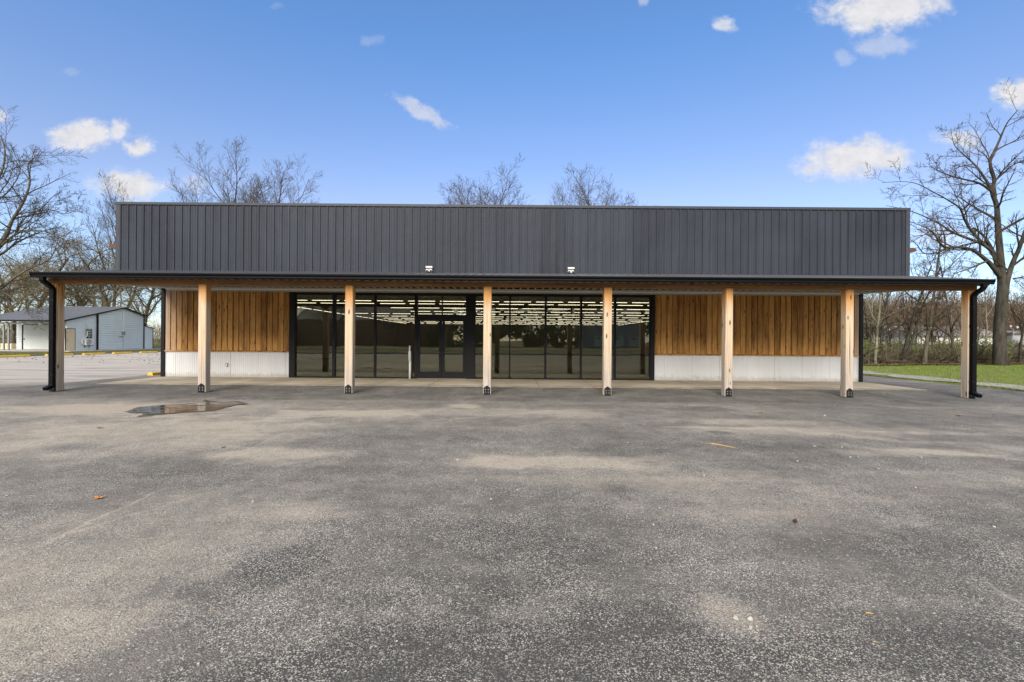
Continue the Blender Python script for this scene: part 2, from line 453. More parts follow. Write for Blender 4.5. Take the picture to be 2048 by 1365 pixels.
    chips = N(nt, 'ShaderNodeTexVoronoi', {'Vector': PW, 'Scale': 150.0, 'Randomness': 1.0})
    chv = N(nt, 'ShaderNodeSeparateColor', {'Color': chips.outputs['Color']})
    chips2 = N(nt, 'ShaderNodeTexVoronoi', {'Vector': PW, 'Scale': 70.0, 'Randomness': 1.0})
    chv2 = N(nt, 'ShaderNodeSeparateColor', {'Color': chips2.outputs['Color']})
    k = MA(nt, 'ADD', MA(nt, 'MULTIPLY', mott, .75), MA(nt, 'MULTIPLY', mid, .75))
    k = MA(nt, 'ADD', k, MA(nt, 'MULTIPLY', tr, .10))
    k = MA(nt, 'ADD', k, MA(nt, 'MULTIPLY', sand, .55))
    k = MA(nt, 'SUBTRACT', k, MA(nt, 'MULTIPLY', dark, .42))
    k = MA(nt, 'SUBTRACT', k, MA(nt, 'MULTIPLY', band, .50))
    k = MA(nt, 'ADD', k, RNG(nt, sy.outputs['X'], -7.5, 3.5, .13, .0))
    k = MA(nt, 'ADD', k, MA(nt, 'MULTIPLY', lines, .55))
    kk = RNG(nt, k, .60, 1.26)
    cr = nt.nodes.new('ShaderNodeValToRGB'); nt.links.new(kk, cr.inputs[0])
    e = cr.color_ramp.elements
    e[0].position = .0; e[0].color = (.060, .057, .053, 1)
    e[1].position = 1.0; e[1].color = (.35, .308, .25, 1)
    for po, co in ((.3, (.110, .102, .092)), (.55, (.188, .170, .147)), (.8, (.27, .238, .195))):
        q = e.new(po); q.color = (*co, 1)
    # worn binder exposes the pale aggregate in patches
    worn = RNG(nt, MA(nt, 'ADD', NOISE(nt, P2, 1.1, 8, .75), MA(nt, 'MULTIPLY', fine, .45)), .60, .86)
    chipm = MA(nt, 'MULTIPLY', RNG(nt, chv.outputs[0], .34, .60), RNG(nt, worn, 0, 1, .16, 1.0))
    chipm = MA(nt, 'MULTIPLY', chipm, RNG(nt, chips.outputs['Distance'], .40, .62, 1, 0))
    chipm2 = MA(nt, 'MULTIPLY', RNG(nt, chv2.outputs[1], .88, .95), RNG(nt, chips2.outputs['Distance'], .34, .5, 1, 0))
    chipm = MA(nt, 'MAXIMUM', chipm, MA(nt, 'MULTIPLY', chipm2, .7))
    chipm = MA(nt, 'MULTIPLY', chipm, RNG(nt, sand, .3, .9, 1, .45))
    c = MIX(nt, RNG(nt, fine, .3, .75, .0, .45), cr.outputs[0], (.055, .055, .055), 'MULTIPLY') if False else cr.outputs[0]
    dk = MA(nt, 'MULTIPLY', RNG(nt, chv.outputs[1], .60, .78), .72)
    c = MIX(nt, MA(nt, 'MULTIPLY', dk, RNG(nt, worn, 0, 1, .35, 1.0)), c, (.036, .036, .034))
    c = MIX(nt, RNG(nt, fine, .50, .8, 0, .45), c, (.04, .04, .04))
    chipc = MIX(nt, chv.outputs[2], (.34, .325, .29), (.66, .62, .55))
    c = MIX(nt, MA(nt, 'MULTIPLY', chipm, .92), c, chipc)
    # hairline scratches
    sc = N(nt, 'ShaderNodeTexVoronoi', {'Vector': ADDV(nt, SCALEV(nt, P2, (.35, .35, 1)), MA(nt, 'MULTIPLY', mid, .12)), 'Scale': 1.0}, feature='DISTANCE_TO_EDGE')
    scm = MA(nt, 'MULTIPLY', RNG(nt, sc.outputs[0], .0015, .005, .5, 0), RNG(nt, mott, .52, .6))
    c = MIX(nt, scm, c, (.33, .31, .28))
    # the older lot beside the store, bleached paler
    ol = MA(nt, 'ADD', sy.outputs['X'], MA(nt, 'MULTIPLY', wob, .25))
    olm = MA(nt, 'MULTIPLY', RNG(nt, ol, -13.6, -13.2, 1, 0), RNG(nt, yy, 12.2, 14.5, 0, 1))
    oldc = MIX(nt, RNG(nt, k, .5, 1.2), (.27, .25, .225), (.43, .395, .355))
    oldc = MIX(nt, RNG(nt, NOISE(nt, SCALEV(nt, P2, (.25, 1.2, 1)), 1.0, 4), .5, .66, 0, .55), oldc, (.13, .125, .118))
    c = MIX(nt, olm, c, oldc)
    setin(nt, b, 'Base Color', c)
    ro = MA(nt, 'SUBTRACT', RNG(nt, fine, .3, .7, .78, .95), MA(nt, 'MULTIPLY', dark, .16))
    setin(nt, b, 'Roughness', ro)
    b.inputs['Specular IOR Level'].default_value = .3
    hgt = MA(nt, 'ADD', MA(nt, 'MULTIPLY', chips.outputs['Distance'], -.5), MA(nt, 'MULTIPLY', fine, .7))
    BUMP(nt, b, hgt, .008, .9)
    return m
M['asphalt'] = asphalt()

def zground(x, y):
    z = .05 * max(0, min(1, (y - 11.8) / 1.2)) * max(0, min(1, (13.6 - abs(x)) / 1.6))
    return z
mb = MB()
xs = [-34, -28, -20, -15, -13.6, -13, -12.4, -12] + [-11 + 2*i for i in range(12)] + [12, 12.4, 13, 13.6, 14.4, 15.0]
ys = [-11.2, -8, -4, 0, 2, 4, 6, 8, 9, 10, 11, 11.8, 12.1, 12.4, 12.7, 13.0, 13.5, 15, 17, 20, 25, 30, 36, 42, 47]
for y in ys:
    for x in xs: mb.v.append((x if x > -33.9 else -33.4, y, zground(x, y)))
nx = len(xs)
for j in range(len(ys) - 1):
    for i in range(nx - 1): mb.f.append((j*nx+i, j*nx+i+1, (j+1)*nx+i+1, (j+1)*nx+i))
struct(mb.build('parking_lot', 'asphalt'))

# wide base ground
def earth():
    m, nt, b, _ = newmat('earth_grass')
    p = pos(nt)
    n1 = NOISE(nt, p, .12, 6, .6); n2 = NOISE(nt, p, 3.0, 5, .7)
    g = MIX(nt, RNG(nt, n2, .3, .7), (.055, .075, .020), (.115, .14, .04))
    d = MIX(nt, RNG(nt, n2, .3, .7), (.09, .065, .04), (.17, .13, .08))
    c = MIX(nt, RNG(nt, n1, .42, .6), g, d)
    setin(nt, b, 'Base Color', c); b.inputs['Roughness'].default_value = .95; b.inputs['Specular IOR Level'].default_value = .1
    BUMP(nt, b, n2, .06, 1)
    return m
M['earth'] = earth()
struct(MB().quad((-420, -420, -.03), (420, -420, -.03), (420, 420, -.03), (-420, 420, -.03)).build('ground', 'earth'))

# sidewalk slabs
def concrete():
    m, nt, b, _ = newmat('concrete_walk')
    p = pos(nt)
    n1 = NOISE(nt, p, .8, 6, .6); n2 = NOISE(nt, p, 40, 3, .6)
    geo = nt.nodes.new('ShaderNodeNewGeometry')
    f = MA(nt, 'ADD', n1, MA(nt, 'MULTIPLY', geo.outputs['Random Per Island'], .12))
    c = MIX(nt, RNG(nt, f, .35, .75), (.27, .235, .175), (.46, .405, .31))
    st = N(nt, 'ShaderNodeTexVoronoi', {'Vector': SCALEV(nt, p, (.8, 2.2, 1)), 'Scale': 1.0})
    c = MIX(nt, RNG(nt, MA(nt, 'ADD', st.outputs[0], MA(nt, 'MULTIPLY', n1, .15)), .13, .19, .5, 0), c, (.10, .085, .065))
    c = MIX(nt, RNG(nt, n2, .55, .8, 0, .35), c, (.15, .13, .1))
    ey = MA(nt, 'ADD', N(nt, 'ShaderNodeSeparateXYZ', {'Vector': p}).outputs['Y'], MA(nt, 'MULTIPLY', MA(nt, 'SUBTRACT', NOISE(nt, p, 2.2, 6, .7), .5), 1.3))
    c = MIX(nt, RNG(nt, ey, 12.95, 13.35, .8, 0), c, (.15, .14, .12))
    setin(nt, b, 'Base Color', c); b.inputs['Roughness'].default_value = .8; b.inputs['Specular IOR Level'].default_value = .3
    BUMP(nt, b, n2, .003, .6)
    return m
M['concrete'] = concrete()
mb = MB(); rg = random.Random(3)
xj = [-11.85 + 23.7 * i / 15 for i in range(16)]
for i in range(15):
    a, c = xj[i] + (.010 if i else 0), xj[i+1] - (.010 if i < 14 else 0)
    mb.box(a, c, 12.98, YW - .015, -.05, ZS)
mb.box(-11.84, 11.84, 13.0, YW - .02, -.05, ZS - .02)
struct(mb.build('sidewalk', 'concrete'))

# lawn, gravel strip and wood floor on the right
def lawn_mat():
    m, nt, b, _ = newmat('lawn')
    p = pos(nt)
    n1 = NOISE(nt, SCALEV(nt, p, (1, 1.6, 1)), .55, 6, .65); n2 = NOISE(nt, SCALEV(nt, p, (2.5, 2.5, 2.5)), 3.0, 5, .75)
    c = MIX(nt, RNG(nt, n2, .3, .7), (.08, .125, .018), (.165, .225, .038))
    c = MIX(nt, RNG(nt, n1, .43, .56, 0, .85), c, (.17, .155, .07))
    lx = MA(nt, 'ADD', N(nt, 'ShaderNodeSeparateXYZ', {'Vector': p}).outputs['X'], MA(nt, 'MULTIPLY', MA(nt, 'SUBTRACT', n1, .5), 6))
    c = MIX(nt, RNG(nt, lx, 16.3, 20.0, .75, 0), c, (.20, .19, .085))
    setin(nt, b, 'Base Color', c); b.inputs['Roughness'].default_value = .9; b.inputs['Specular IOR Level'].default_value = .15
    BUMP(nt, b, n2, .08, 1); return m
M['lawn'] = lawn_mat()
mb = MB()
def grid(mb, x0, x1, y0, y1, n, m, zf, edge=None):
    b = len(mb.v)
    for j in range(m + 1):
        for i in range(n + 1):
            x = x0 + (x1 - x0) * i / n; y = y0 + (y1 - y0) * j / m
            if edge: x, y = edge(x, y, i, j, n, m)
            mb.v.append((x, y, zf(x, y)))
    for j in range(m):
        for i in range(n):
            a = b + j*(n+1) + i; mb.f.append((a, a+1, a+n+2, a+n+1))
rgl = random.Random(9)
grid(mb, 15.02, 80, -11, 30.5, 26, 30, lambda x, y: .012 + .02 * math.sin(x * .9) * math.sin(y * .7))
struct(mb.build('lawn', 'lawn', smooth=True))
# grass blades over the part of the lawn in view (one stuff object)
def blades(name, mats, n, place, h0, h1, seed, label=None):
    rg = random.Random(seed); mb = MB()
    for _ in range(n):
        x, y, z = place(rg)
        a = rg.uniform(0, 2*PI); h = rg.uniform(h0, h1); w = .006 + .004 * rg.random()
        dx, dy = math.cos(a), math.sin(a); lx, ly = rg.gauss(0, .35) * h, rg.gauss(0, .35) * h
        mb.quad((x - dx*w, y - dy*w, z), (x + dx*w, y + dy*w, z), (x + lx, y + ly, z + h))
    o = mb.build(name, mats)
    return tag(o, label, 'grass', None, 'stuff')
def place_lawn(rg):
    t = rg.random() ** 1.2
    return (15.9 + (33 - 15.9) * t, rg.uniform(12.8, 30), .0)
M['blade'] = leafmat('grass_blade', (.085, .135, .018), (.20, .26, .05))
blades('lawn_grass', 'blade', 42000, place_lawn, .03, .10, 5, 'short bright green grass of the lawn right of the store')
def verge(rg):
    x = 15.03 + abs(rg.gauss(0, .11)); y = rg.uniform(11, 20)
    return (x, y, .0)
blades('verge_grass', 'blade', 2600, verge, .03, .08, 6, 'ragged grass edge between asphalt and gravel strip')

def gravel_mat():
    m, nt, b, _ = newmat('gravel')
    p = pos(nt)
    vo = N(nt, 'ShaderNodeTexVoronoi', {'Vector': p, 'Scale': 22.0})
    sc = N(nt, 'ShaderNodeSeparateColor', {'Color': vo.outputs['Color']})
    c = MIX(nt, sc.outputs[0], (.26, .245, .22), (.56, .53, .49))
    c = MIX(nt, RNG(nt, vo.outputs['Distance'], .35, .7, 0, .8), c, (.09, .08, .065))
    c = MIX(nt, RNG(nt, NOISE(nt, p, 1.1, 4), .55, .68, 0, .7), c, (.10, .12, .04))
    setin(nt, b, 'Base Color', c); b.inputs['Roughness'].default_value = .9
    BUMP(nt, b, MA(nt, 'SUBTRACT', 1.0, vo.outputs['Distance']), .03, 1); return m
M['gravel'] = gravel_mat()
mb = MB()
def gedge(x, y, i, j, n, m):
    k = math.sin(y * 1.7 + (i > 2) * 2) * .16 + math.sin(y * 4.1 + (i > 2)) * .10 + math.sin(y * 9.3) * .05
    return (x + k * (1 if i in (0, n) else .5) + .05 * (y - 14) * (i / n), y)
grid(mb, 15.3, 16.45, -10, 27, 6, 90, lambda x, y: .045, gedge)
struct(mb.build('gravel_strip', 'gravel'))

def litter_mat():
    m, nt, b, _ = newmat('leaf_litter')
    p = pos(nt)
    n1 = NOISE(nt, p, .5, 5, .65); n2 = NOISE(nt, p, 7, 5, .75)
    c = MIX(nt, RNG(nt, n2, .3, .7), (.05, .032, .02), (.15, .10, .06))
    c = MIX(nt, RNG(nt, n1, .5, .66, 0, .6), c, (.055, .06, .022))
    setin(nt, b, 'Base Color', c); b.inputs['Roughness'].default_value = .95; b.inputs['Specular IOR Level'].default_value = .1
    BUMP(nt, b, n2, .12, 1); return m
M['litter'] = litter_mat()
def wood_line(x): return 26.2 + (x - 19) * .27
mb = MB()
nxw = 60
for j in range(7):
    for i in range(nxw + 1):
        x = 13 + 87 * i / nxw
        y0 = wood_line(x) + .35 * math.sin(x * 1.3) + .25 * math.sin(x * 3.1)
        y = y0 + (j / 6) * (46 - min(y0, 44))
        mb.v.append((x, y, .055 + .05 * math.sin(x * 2.2 + j) * (j > 0)))
for j in range(6):
    for i in range(nxw):
        a = j*(nxw+1)+i; mb.f.append((a, a+1, a+nxw+2, a+nxw+1))
struct(mb.build('woodland_floor', 'litter', smooth=True))

# railway embankment behind the wood (gravel top, one rail line along its crest)
M['ballast'] = plain('ballast', (.23, .20, .165), .95, var=.35, scale=5, bump=.03)
mb = MB()
prof = [(43.2, -.1), (45.0, .75), (46.0, 1.05), (48.8, 1.08), (51, .4), (53, -.1)]
mb.prism(prof, 'x', 13, 140)
struct(mb.build('embankment', 'ballast'))
M['rail'] = plain('rail_steel', (.045, .032, .026), .55, var=.2)
mb = MB()
for y in (46.6, 48.05):
    mb.box(13, 140, y - .035, y + .035, 1.065, 1.245)
tag(mb.build('railway_track', 'rail'), 'rusty rails running along the gravel embankment behind the trees', 'railway')

# lot on the left: verge, slab, dirt
mb = MB(); grid(mb, -60, -33.35, 22, 52, 20, 20, lambda x, y: .03 + .02 * math.sin(x * 1.1) * math.sin(y * .9))
M['verge'] = earth(); M['verge'].name = 'verge_soil'
struct(mb.build('grass_verge', 'verge', smooth=True))
def vplace(rg):
    return (rg.uniform(-38.5, -33.4), rg.uniform(28, 47), .04)
M['blade2'] = leafmat('verge_blade', (.06, .085, .018), (.17, .17, .06))
blades('verge_tufts', 'blade2', 5000, vplace, .03, .10, 8, 'thin patchy grass between yellow wheel stops and shed')
M['slab'] = plain('slab_concrete', (.40, .385, .35), .85, var=.12, scale=1.2)
struct(MB().box(-60, -39.6, 40.8, 52.6, -.1, .07).build('shed_slab', 'slab'))
def lplace(rg): return (rg.uniform(-48, -34), rg.uniform(48, 90), 0)
# crack and faint lines on the old lot
M['line_paint'] = plain('worn_paint', (.40, .39, .36), .8, var=.25, scale=8)
M['crack'] = plain('crack_tar', (.045, .043, .04), .85)
def ground_line(mb, pts, w, z=.006):
    for a, c in zip(pts, pts[1:]):
        d = Vector((c[0] - a[0], c[1] - a[1], 0)).normalized(); n_ = Vector((-d.y, d.x, 0)) * w / 2
        mb.quad((a[0]-n_.x, a[1]-n_.y, z), (a[0]+n_.x, a[1]+n_.y, z), (c[0]+n_.x, c[1]+n_.y, z), (c[0]-n_.x, c[1]-n_.y, z))
mb = MB()
ground_line(mb, [(-22, 14.2), (-19, 13.75), (-16.4, 13.3)], .09)
ground_line(mb, [(-20.5, 22.0), (-14.6, 20.6)], .08)
struct(mb.build('parking_lines', 'line_paint'))
mb = MB(); rg = random.Random(4); pts = []
for i in range(15):
    y = 12.6 + i * .55; pts.append((-13.25 - .02 * i + rg.uniform(-.05, .05), y))
ground_line(mb, pts, .055, .005)
struct(mb.build('pavement_seam', 'crack'))

# road, far kerb and lawn behind the camera, seen mirrored in the shop glass
M['road'] = plain('road_asphalt', (.085, .085, .085), .9, var=.15, scale=2)
struct(MB().box(-200, 200, -42, -33, -.05, .01).build('road', 'road'))
struct(MB().box(-60, 60, -11.6, -11.2, -.05, .15).build('kerb', 'slab'))
mb = MB(); mb.box(-200, 200, -33.2, -33.08, .0, .016); mb.box(-200, 200, -41.9, -41.75, .0, .016)
struct(mb.build('road_markings', 'line_paint'))

# puddles
def water_mat():
    m, nt, b, _ = newmat('puddle_water')
    p = pos(nt)
    n1 = NOISE(nt, p, 3, 4)
    setin(nt, b, 'Base Color', MIX(nt, RNG(nt, n1, .4, .6), (.045, .038, .03), (.10, .085, .065)))
    setin(nt, b, 'Roughness', RNG(nt, NOISE(nt, SCALEV(nt, p, (1.5, 4, 1)), 1.3, 5, .65), .50, .60, .05, .5)); b.inputs['IOR'].default_value = 1.33
    BUMP(nt, b, NOISE(nt, p, 6, 2), .0012, 1)
    return m
M['water'] = water_mat()
M['wet'] = plain('wet_edge', (.085, .070, .052), .55, var=.35, scale=7)
def ragged(pts, k, seed, sub=5):
    rg = random.Random(seed); out = []
    n = len(pts)
    for i in range(n):
        a, c = Vector(pts[i]), Vector(pts[(i+1) % n])
        for j in range(sub):
            q = a.lerp(c, j / sub); out.append((q.x + rg.gauss(0, k), q.y + rg.gauss(0, k)))
    return out
pud = [(262, 822), (285, 815), (325, 811.5), (370, 809.5), (402, 806), (412, 803.5), (404, 803), (432, 805.5), (470, 804.5), (474, 806.5), (490, 810), (470, 811),
       (450, 816), (425, 822), (390, 824), (345, 827), (305, 831), (288, 832), (298, 826), (272, 825.5)]
base = [tuple(gnd(x, y).xy) for x, y in pud]
for name, sc, z, mat, sd in (('puddle', 1.0, .0105, 'water', 1), ('wet_ground', 1.05, .006, 'wet', 2)):
    cx = sum(p[0] for p in base)/len(base); cy = sum(p[1] for p in base)/len(base)
    pts = ragged([(cx + (x-cx)*sc, cy + (y-cy)*(sc+.10*(sc > 1))) for x, y in base], .022, sd)
    bm_ = MB(); bm_.quad(*[(x, y, z) for x, y in pts][::-1])
    o = struct(bm_.build(name, mat))
    if o.data.polygons[0].normal.z < 0: o.data.flip_normals()
# ================================================================== THE STORE
store = thing('store_building', 'long low shop with charcoal metal front, cedar siding, glass storefront and post porch', 'store', (0, YW, 0))
def ribs(lo, hi, pitch, y, depth, wide, narrow, minor=0.0, phase=0.0):
    """ribbed metal section as (along, out) points; out is towards -y"""
    pts = [(lo, y)]; x = lo + phase
    while x < hi:
        if x - wide/2 > lo and x + wide/2 < hi:
            pts += [(x - wide/2, y), (x - narrow/2, y - depth), (x + narrow/2, y - depth), (x + wide/2, y)]
        if minor:
            for t in (1/3, 2/3):
                q = x + pitch * t
                if q + .02 < hi: pts += [(q - .012, y), (q - .006, y - minor), (q + .006, y - minor), (q + .012, y)]
        x += pitch
    pts.append((hi, y)); return pts
# parapet: ribbed face, returns, cap and corner trims
ZP0, ZP1 = 3.36, 5.40
PITCH = .2286
prof = ribs(-W + .03, W - .03, PITCH, YP, .026, .046, .026, .005, .10)
mb = MB(); mb.strip(prof, 'z', ZP0, ZP1)
# panel laps every third rib, screw rows
rg = random.Random(2)
x = -W + .13; k = 0
x = -W + .13
while x < W - .1:
    for z in (3.52, 4.36, 5.22):
        mb.blob((x + .036 + rg.uniform(-.004, .004), YP - .004, z + rg.uniform(-.006, .006)), .0085, 1, 0, (5, 3))
    x += PITCH
par = mb.build('parapet', 'parapet', store)
mb = MB()
mb.box(-W, W, YP + .02, YP + .06, ZP0 + .02, ZP1 - .02)
mb.build('parapet_backing', 'black_metal', par)
mb = MB()
mb.prism([(YP - .035, ZP1 - .055), (YP - .035, ZP1 + .018), (YP + .26, ZP1 + .03), (YP + .26, ZP1 - .055)], 'x', -W - .012, W + .012)
for i in range(8):
    q = -W + 23.6 * (i + .5) / 8
    mb.box(q, q + .004, YP - .0375, YP - .02, ZP1 - .054, ZP1 + .0175)
mb.build('cap_flashing', 'trim_gray', par)
for s in (-1, 1):
    mb = MB(); a, c = sorted((s * (W - .115), s * (W + .006)))
    mb.box(a, c, YP - .026, YP + .06, ZP0, ZP1 - .058)
    mb.build('corner_trim', 'trim_gray', par)
    side = ribs(YP + .06, YW + .7, PITCH, s * W, -.019 * s, .044, .02, 0, .1)
    mb = MB(); mb.strip([(x_, y_) for y_, x_ in side], 'z', ZP0, ZP1 - .058)
    mb.build('parapet_return', 'parapet', par)
    mb = MB()
mb = MB(); mb.box(-W + .02, W - .02, YW + .7, YW + .78, 3.6, ZP1 - .06); mb.build('parapet_back', 'parapet', par)
# main roof + side and back walls
mb = MB(); mb.prism([(YW - 1.6, 3.62), (YE, 3.62), (YE, 3.8), (YW + .7, 4.5), (YW - 1.6, 4.5)], 'x', -W + .02, W - .02)
mb.build('roof', 'roofpanel', store)
for s in (-1, 1):
    sp = ribs(YW + .02, YE, PITCH, s * W, -.019 * s, .044, .02, 0, .12)
    mb = MB(); mb.strip([(x_, y_) for y_, x_ in sp], 'z', .0, 3.62)
    a, c = sorted((s * (W - .06), s * (W - .02))); mb.box(a, c, YW + .25, YE, 0, 3.6)
    mb.build('side_wall', 'parapet', store)
MB().box(-W + .02, W - .02, YE - .05, YE, 0, 3.6).build('back_wall', 'parapet', store)

# canopy: ribbed roof sheet, soffit, gutter, beam, rakes
def zroof(y): return 2.962 + (y - 11.22) * (3.378 - 2.962) / (YP - 11.22)
rp = ribs(-W, W, PITCH, 0, -.02, .05, .022, 0, .06)
mb = MB(); b0 = len(mb.v)
for y in (11.20, YP - .001):
    for (x_, o_) in rp: mb.v.append((x_, y, zroof(y) + o_))
n = len(rp)
for i in range(n - 1): mb.f.append((i, i+1, n+i+1, n+i))
canopy = mb.build('canopy_roof', 'roofpanel', store)
def zsof(y): return 2.845 + (y - 11.27) * .048
YC = 14.35
rp = ribs(-W + .03, W - .03, PITCH, 0, -.045, .19, .165, 0, .06)
mb = MB()
for y in (11.31, YC):
    for (x_, o_) in rp: mb.v.append((x_, y, zsof(y) + .004 + o_))
n = len(rp)
for i in range(n - 1): mb.f.append((i, n+i, n+i+1, i+1))
mb.prism([(YC + .006, zsof(YC) + .002), (YW - .001, zsof(YW) + .002), (YW - .001, zsof(YW) + .012), (YC + .006, zsof(YC) + .012)], 'x', -W + .03, W - .03)
mb.build('soffit', 'soffit', canopy)
MB().box(-W + .03, W - .03, YC + .0005, YC + .005, zsof(YC) + .003, zsof(YC) + .06).build('rib_end_shade', 'black_metal', canopy)  # black sheet added to stand in for the shade inside the rib recesses
MB().box(-W, W, 11.285, 11.30, 2.85, 2.955).build('fascia_board', 'trim_gray', canopy)
for s in (-1, 1):
    a, c = sorted((s * (W - .018), s * (W + .004)))
    mb = MB(); mb.prism([(11.28, zsof(11.28) - .006), (YW, zsof(YW) - .006), (YW, 3.4), (YP, 3.385), (11.28, zroof(11.28) + .012)], 'x', a, c)
    mb.build('rake_trim', 'soffit', canopy)
# header boards and purlin seen under the soffit at the wall
mb = MB(); mb.box(-W + .3, W - .3, YW - .30, YW - .22, zsof(YW - .3) - .045, zsof(YW - .3) + .004); mb.build('purlin', 'white_metal', canopy)
mb = MB(); mb.box(-W + .16, W - .16, YW - .055, YW - .012, 2.955, zsof(YW) + .01); mb.build('header_board', 'soffit', canopy)
# gutter
gp = [(YG + .105, 2.856), (YG + .035, 2.856), (YG + .028, 2.872), (YG + .030, 2.905), (YG + .012, 2.925), (YG, 2.945), (YG, 2.972), (YG + .012, 2.976), (YG + .014, 2.950),
      (YG + .04, 2.91), (YG + .04, 2.868), (YG + .10, 2.868), (YG + .10, 2.95), (YG + .105, 2.95)]
gut = MB().prism(gp, 'x', -W - .01, W + .01).build('gutter', 'gutter', store)
for s in (-1, 1):
    a, c = sorted((s * (W + .006), s * (W + .013)))
    MB().prism([(YG + .108, 2.853), (YG + .03, 2.853), (YG - .003, 2.94), (YG - .003, 2.979), (YG + .108, 2.979)], 'x', a, c).build('gutter_cap', 'gutter', gut)
# beam (three lengths butted)
mb = MB(); xb = [-11.74, -6.0, .05, 6.1, 11.76]
for a, c in zip(xb, xb[1:]):
    mb.prism([(YB - .02, 2.752), (YB + .012 - .02, 2.745), (YB + .19, 2.745), (YB + .2, 2.752), (YB + .2, 2.855), (YB - .02, 2.855)], 'x', a + .002, c - .002)
mb.build('beam', 'beam', store)
# posts
PX = [-11.63, -7.86, -4.14, -.627, 2.43, 5.50, 8.565, 11.66]
for i, x in enumerate(PX):
    zb = zground(x, YB)
    w = .2
    lean = [0, .006, .004, 0, .003, .002, -.003, 0][i]
    mb = MB(); mb.cpost(x - w/2, x + w/2, YB, YB + w, zb + .012, 2.745, .013)
    po = mb.build('post', 'post', store, org=None)
    # post base: front and back plates with an arched head, a seat under the post
    mb = MB(); hw = .082
    arc = [(x - hw, zb), (x + hw, zb), (x + hw, zb + .175)] + [(x + hw * .72, zb + .20)] + \
          [(x + .038 * math.cos(t), zb + .207 + .03 * math.sin(t)) for t in (0, PI/3, 2*PI/3, PI)] + [(x - hw * .72, zb + .20), (x - hw, zb + .175)]
    mb.prism(arc, 'y', YB - .011, YB - .002)
    mb.prism(arc, 'y', YB + w + .002, YB + w + .011)
    mb.box(x - w/2 - .003, x + w/2 + .003, YB - .002, YB + w + .002, zb - .01, zb + .011)
    br = mb.build('post_bracket', 'black_metal', po)
    for dx in (-.036, .036):
        for dz in (.07, .135):
            MB().tube([Vector((x + dx, YB - .019, zb + dz)), Vector((x + dx, YB - .0105, zb + dz))], .0075, 8).build('bolt', 'bolt', po)
# downspouts
for s, x in ((-1, -11.585), (1, 11.625)):
    pts = [(x, YG + .07, 2.862), (x, YG + .07, 2.79), (x, YG + .09, 2.755), (x, YG + .25, 2.66), (x, YB - .085, 2.625), (x, YB - .065, 2.57),
           (x, YB - .065, .20), (x, YB - .07, .165), (x, YB - .10, .13), (x, YB - .24, .085)]
    ds = MB().rectpipe(pts, .105, .078).build('downspout', 'gutter', store)
    for z in (2.3, 1.35, .42): MB().box(x - .058, x + .058, YB - .107, YB - .02, z, z + .022).build('strap', 'black_metal', ds)

# ---- front wall
ZW0, ZW1, ZT = ZS, .925, 2.955
def wx(px, py=680): return at(px, py, YW).x
# cedar boards over boards
def siding(x0, x1, seed):
    rg = random.Random(seed); mb = MB()
    x = x0; pitch = .193
    nb = max(1, round((x1 - x0) / pitch)); pitch = (x1 - x0) / nb
    for i in range(nb):
        a = x0 + i * pitch
        g = rg.uniform(.026, .042)
        mb.box(a - .02 if i else a, a + g + .02, YW - .022, YW + .004, .97, ZT)       # recessed under-board
        mb.prism([(a + g, YW - .026), (a + g + .004, YW - .050 - rg.uniform(0, .006)), (a + pitch - .004, YW - .050 - rg.uniform(0, .006)), (a + pitch, YW - .026)], 'z', .968, ZT + rg.uniform(-.004, 0))
    return mb.build('cedar_siding', 'siding', store)
def wains(x0, x1):
    prof = []; x = x0; p = .0636
    while x < x1 - .001:
        prof += [(x, YW - .018), (x + p*.25, YW - .0225), (x + p*.5, YW - .018 - .0045), (x + p*.75, YW - .0135 - .002)]; x += p
    prof.append((x1, YW - .018))
    o = MB().strip(prof, 'z', ZW0 + .003, ZW1).build('corrugated_wainscot', 'wainscot', store)
    return o
for (x0, x1, sd) in ((-11.72, wx(579.5), 11), (wx(1308.5), 11.70, 12)):
    siding(x0, x1, sd)
    wo = wains(x0, x1)
    mb = MB(); mb.box(x0, x1, YW - .002, YW + .25, ZW0, ZT + .08); mb.build('wall', 'int_wall', store)
    mb = MB(); mb.prism([(YW - .07, ZW1 - .002), (YW - .07, ZW1 + .022), (YW - .02, ZW1 + .043), (YW - .001, ZW1 + .043), (YW - .001, ZW1 - .002)], 'x', x0, x1)
    mb.build('ledge_board', 'siding', store)
    q = x0 + .35
    while q < x1:                                        # sheet laps
        MB().box(q, q + .003, YW - .0245, YW - .018, ZW0 + .004, ZW1 - .004).build('sheet_lap', 'steel_gray', wo); q += .93
for s in (-1, 1):
    a, c = sorted((s * (W - .115), s * W))
    MB().box(a, c, YW - .075, YW + .25, .0 if s > 0 else 0, zsof(YW) - .002).build('corner_trim', 'frame', store)
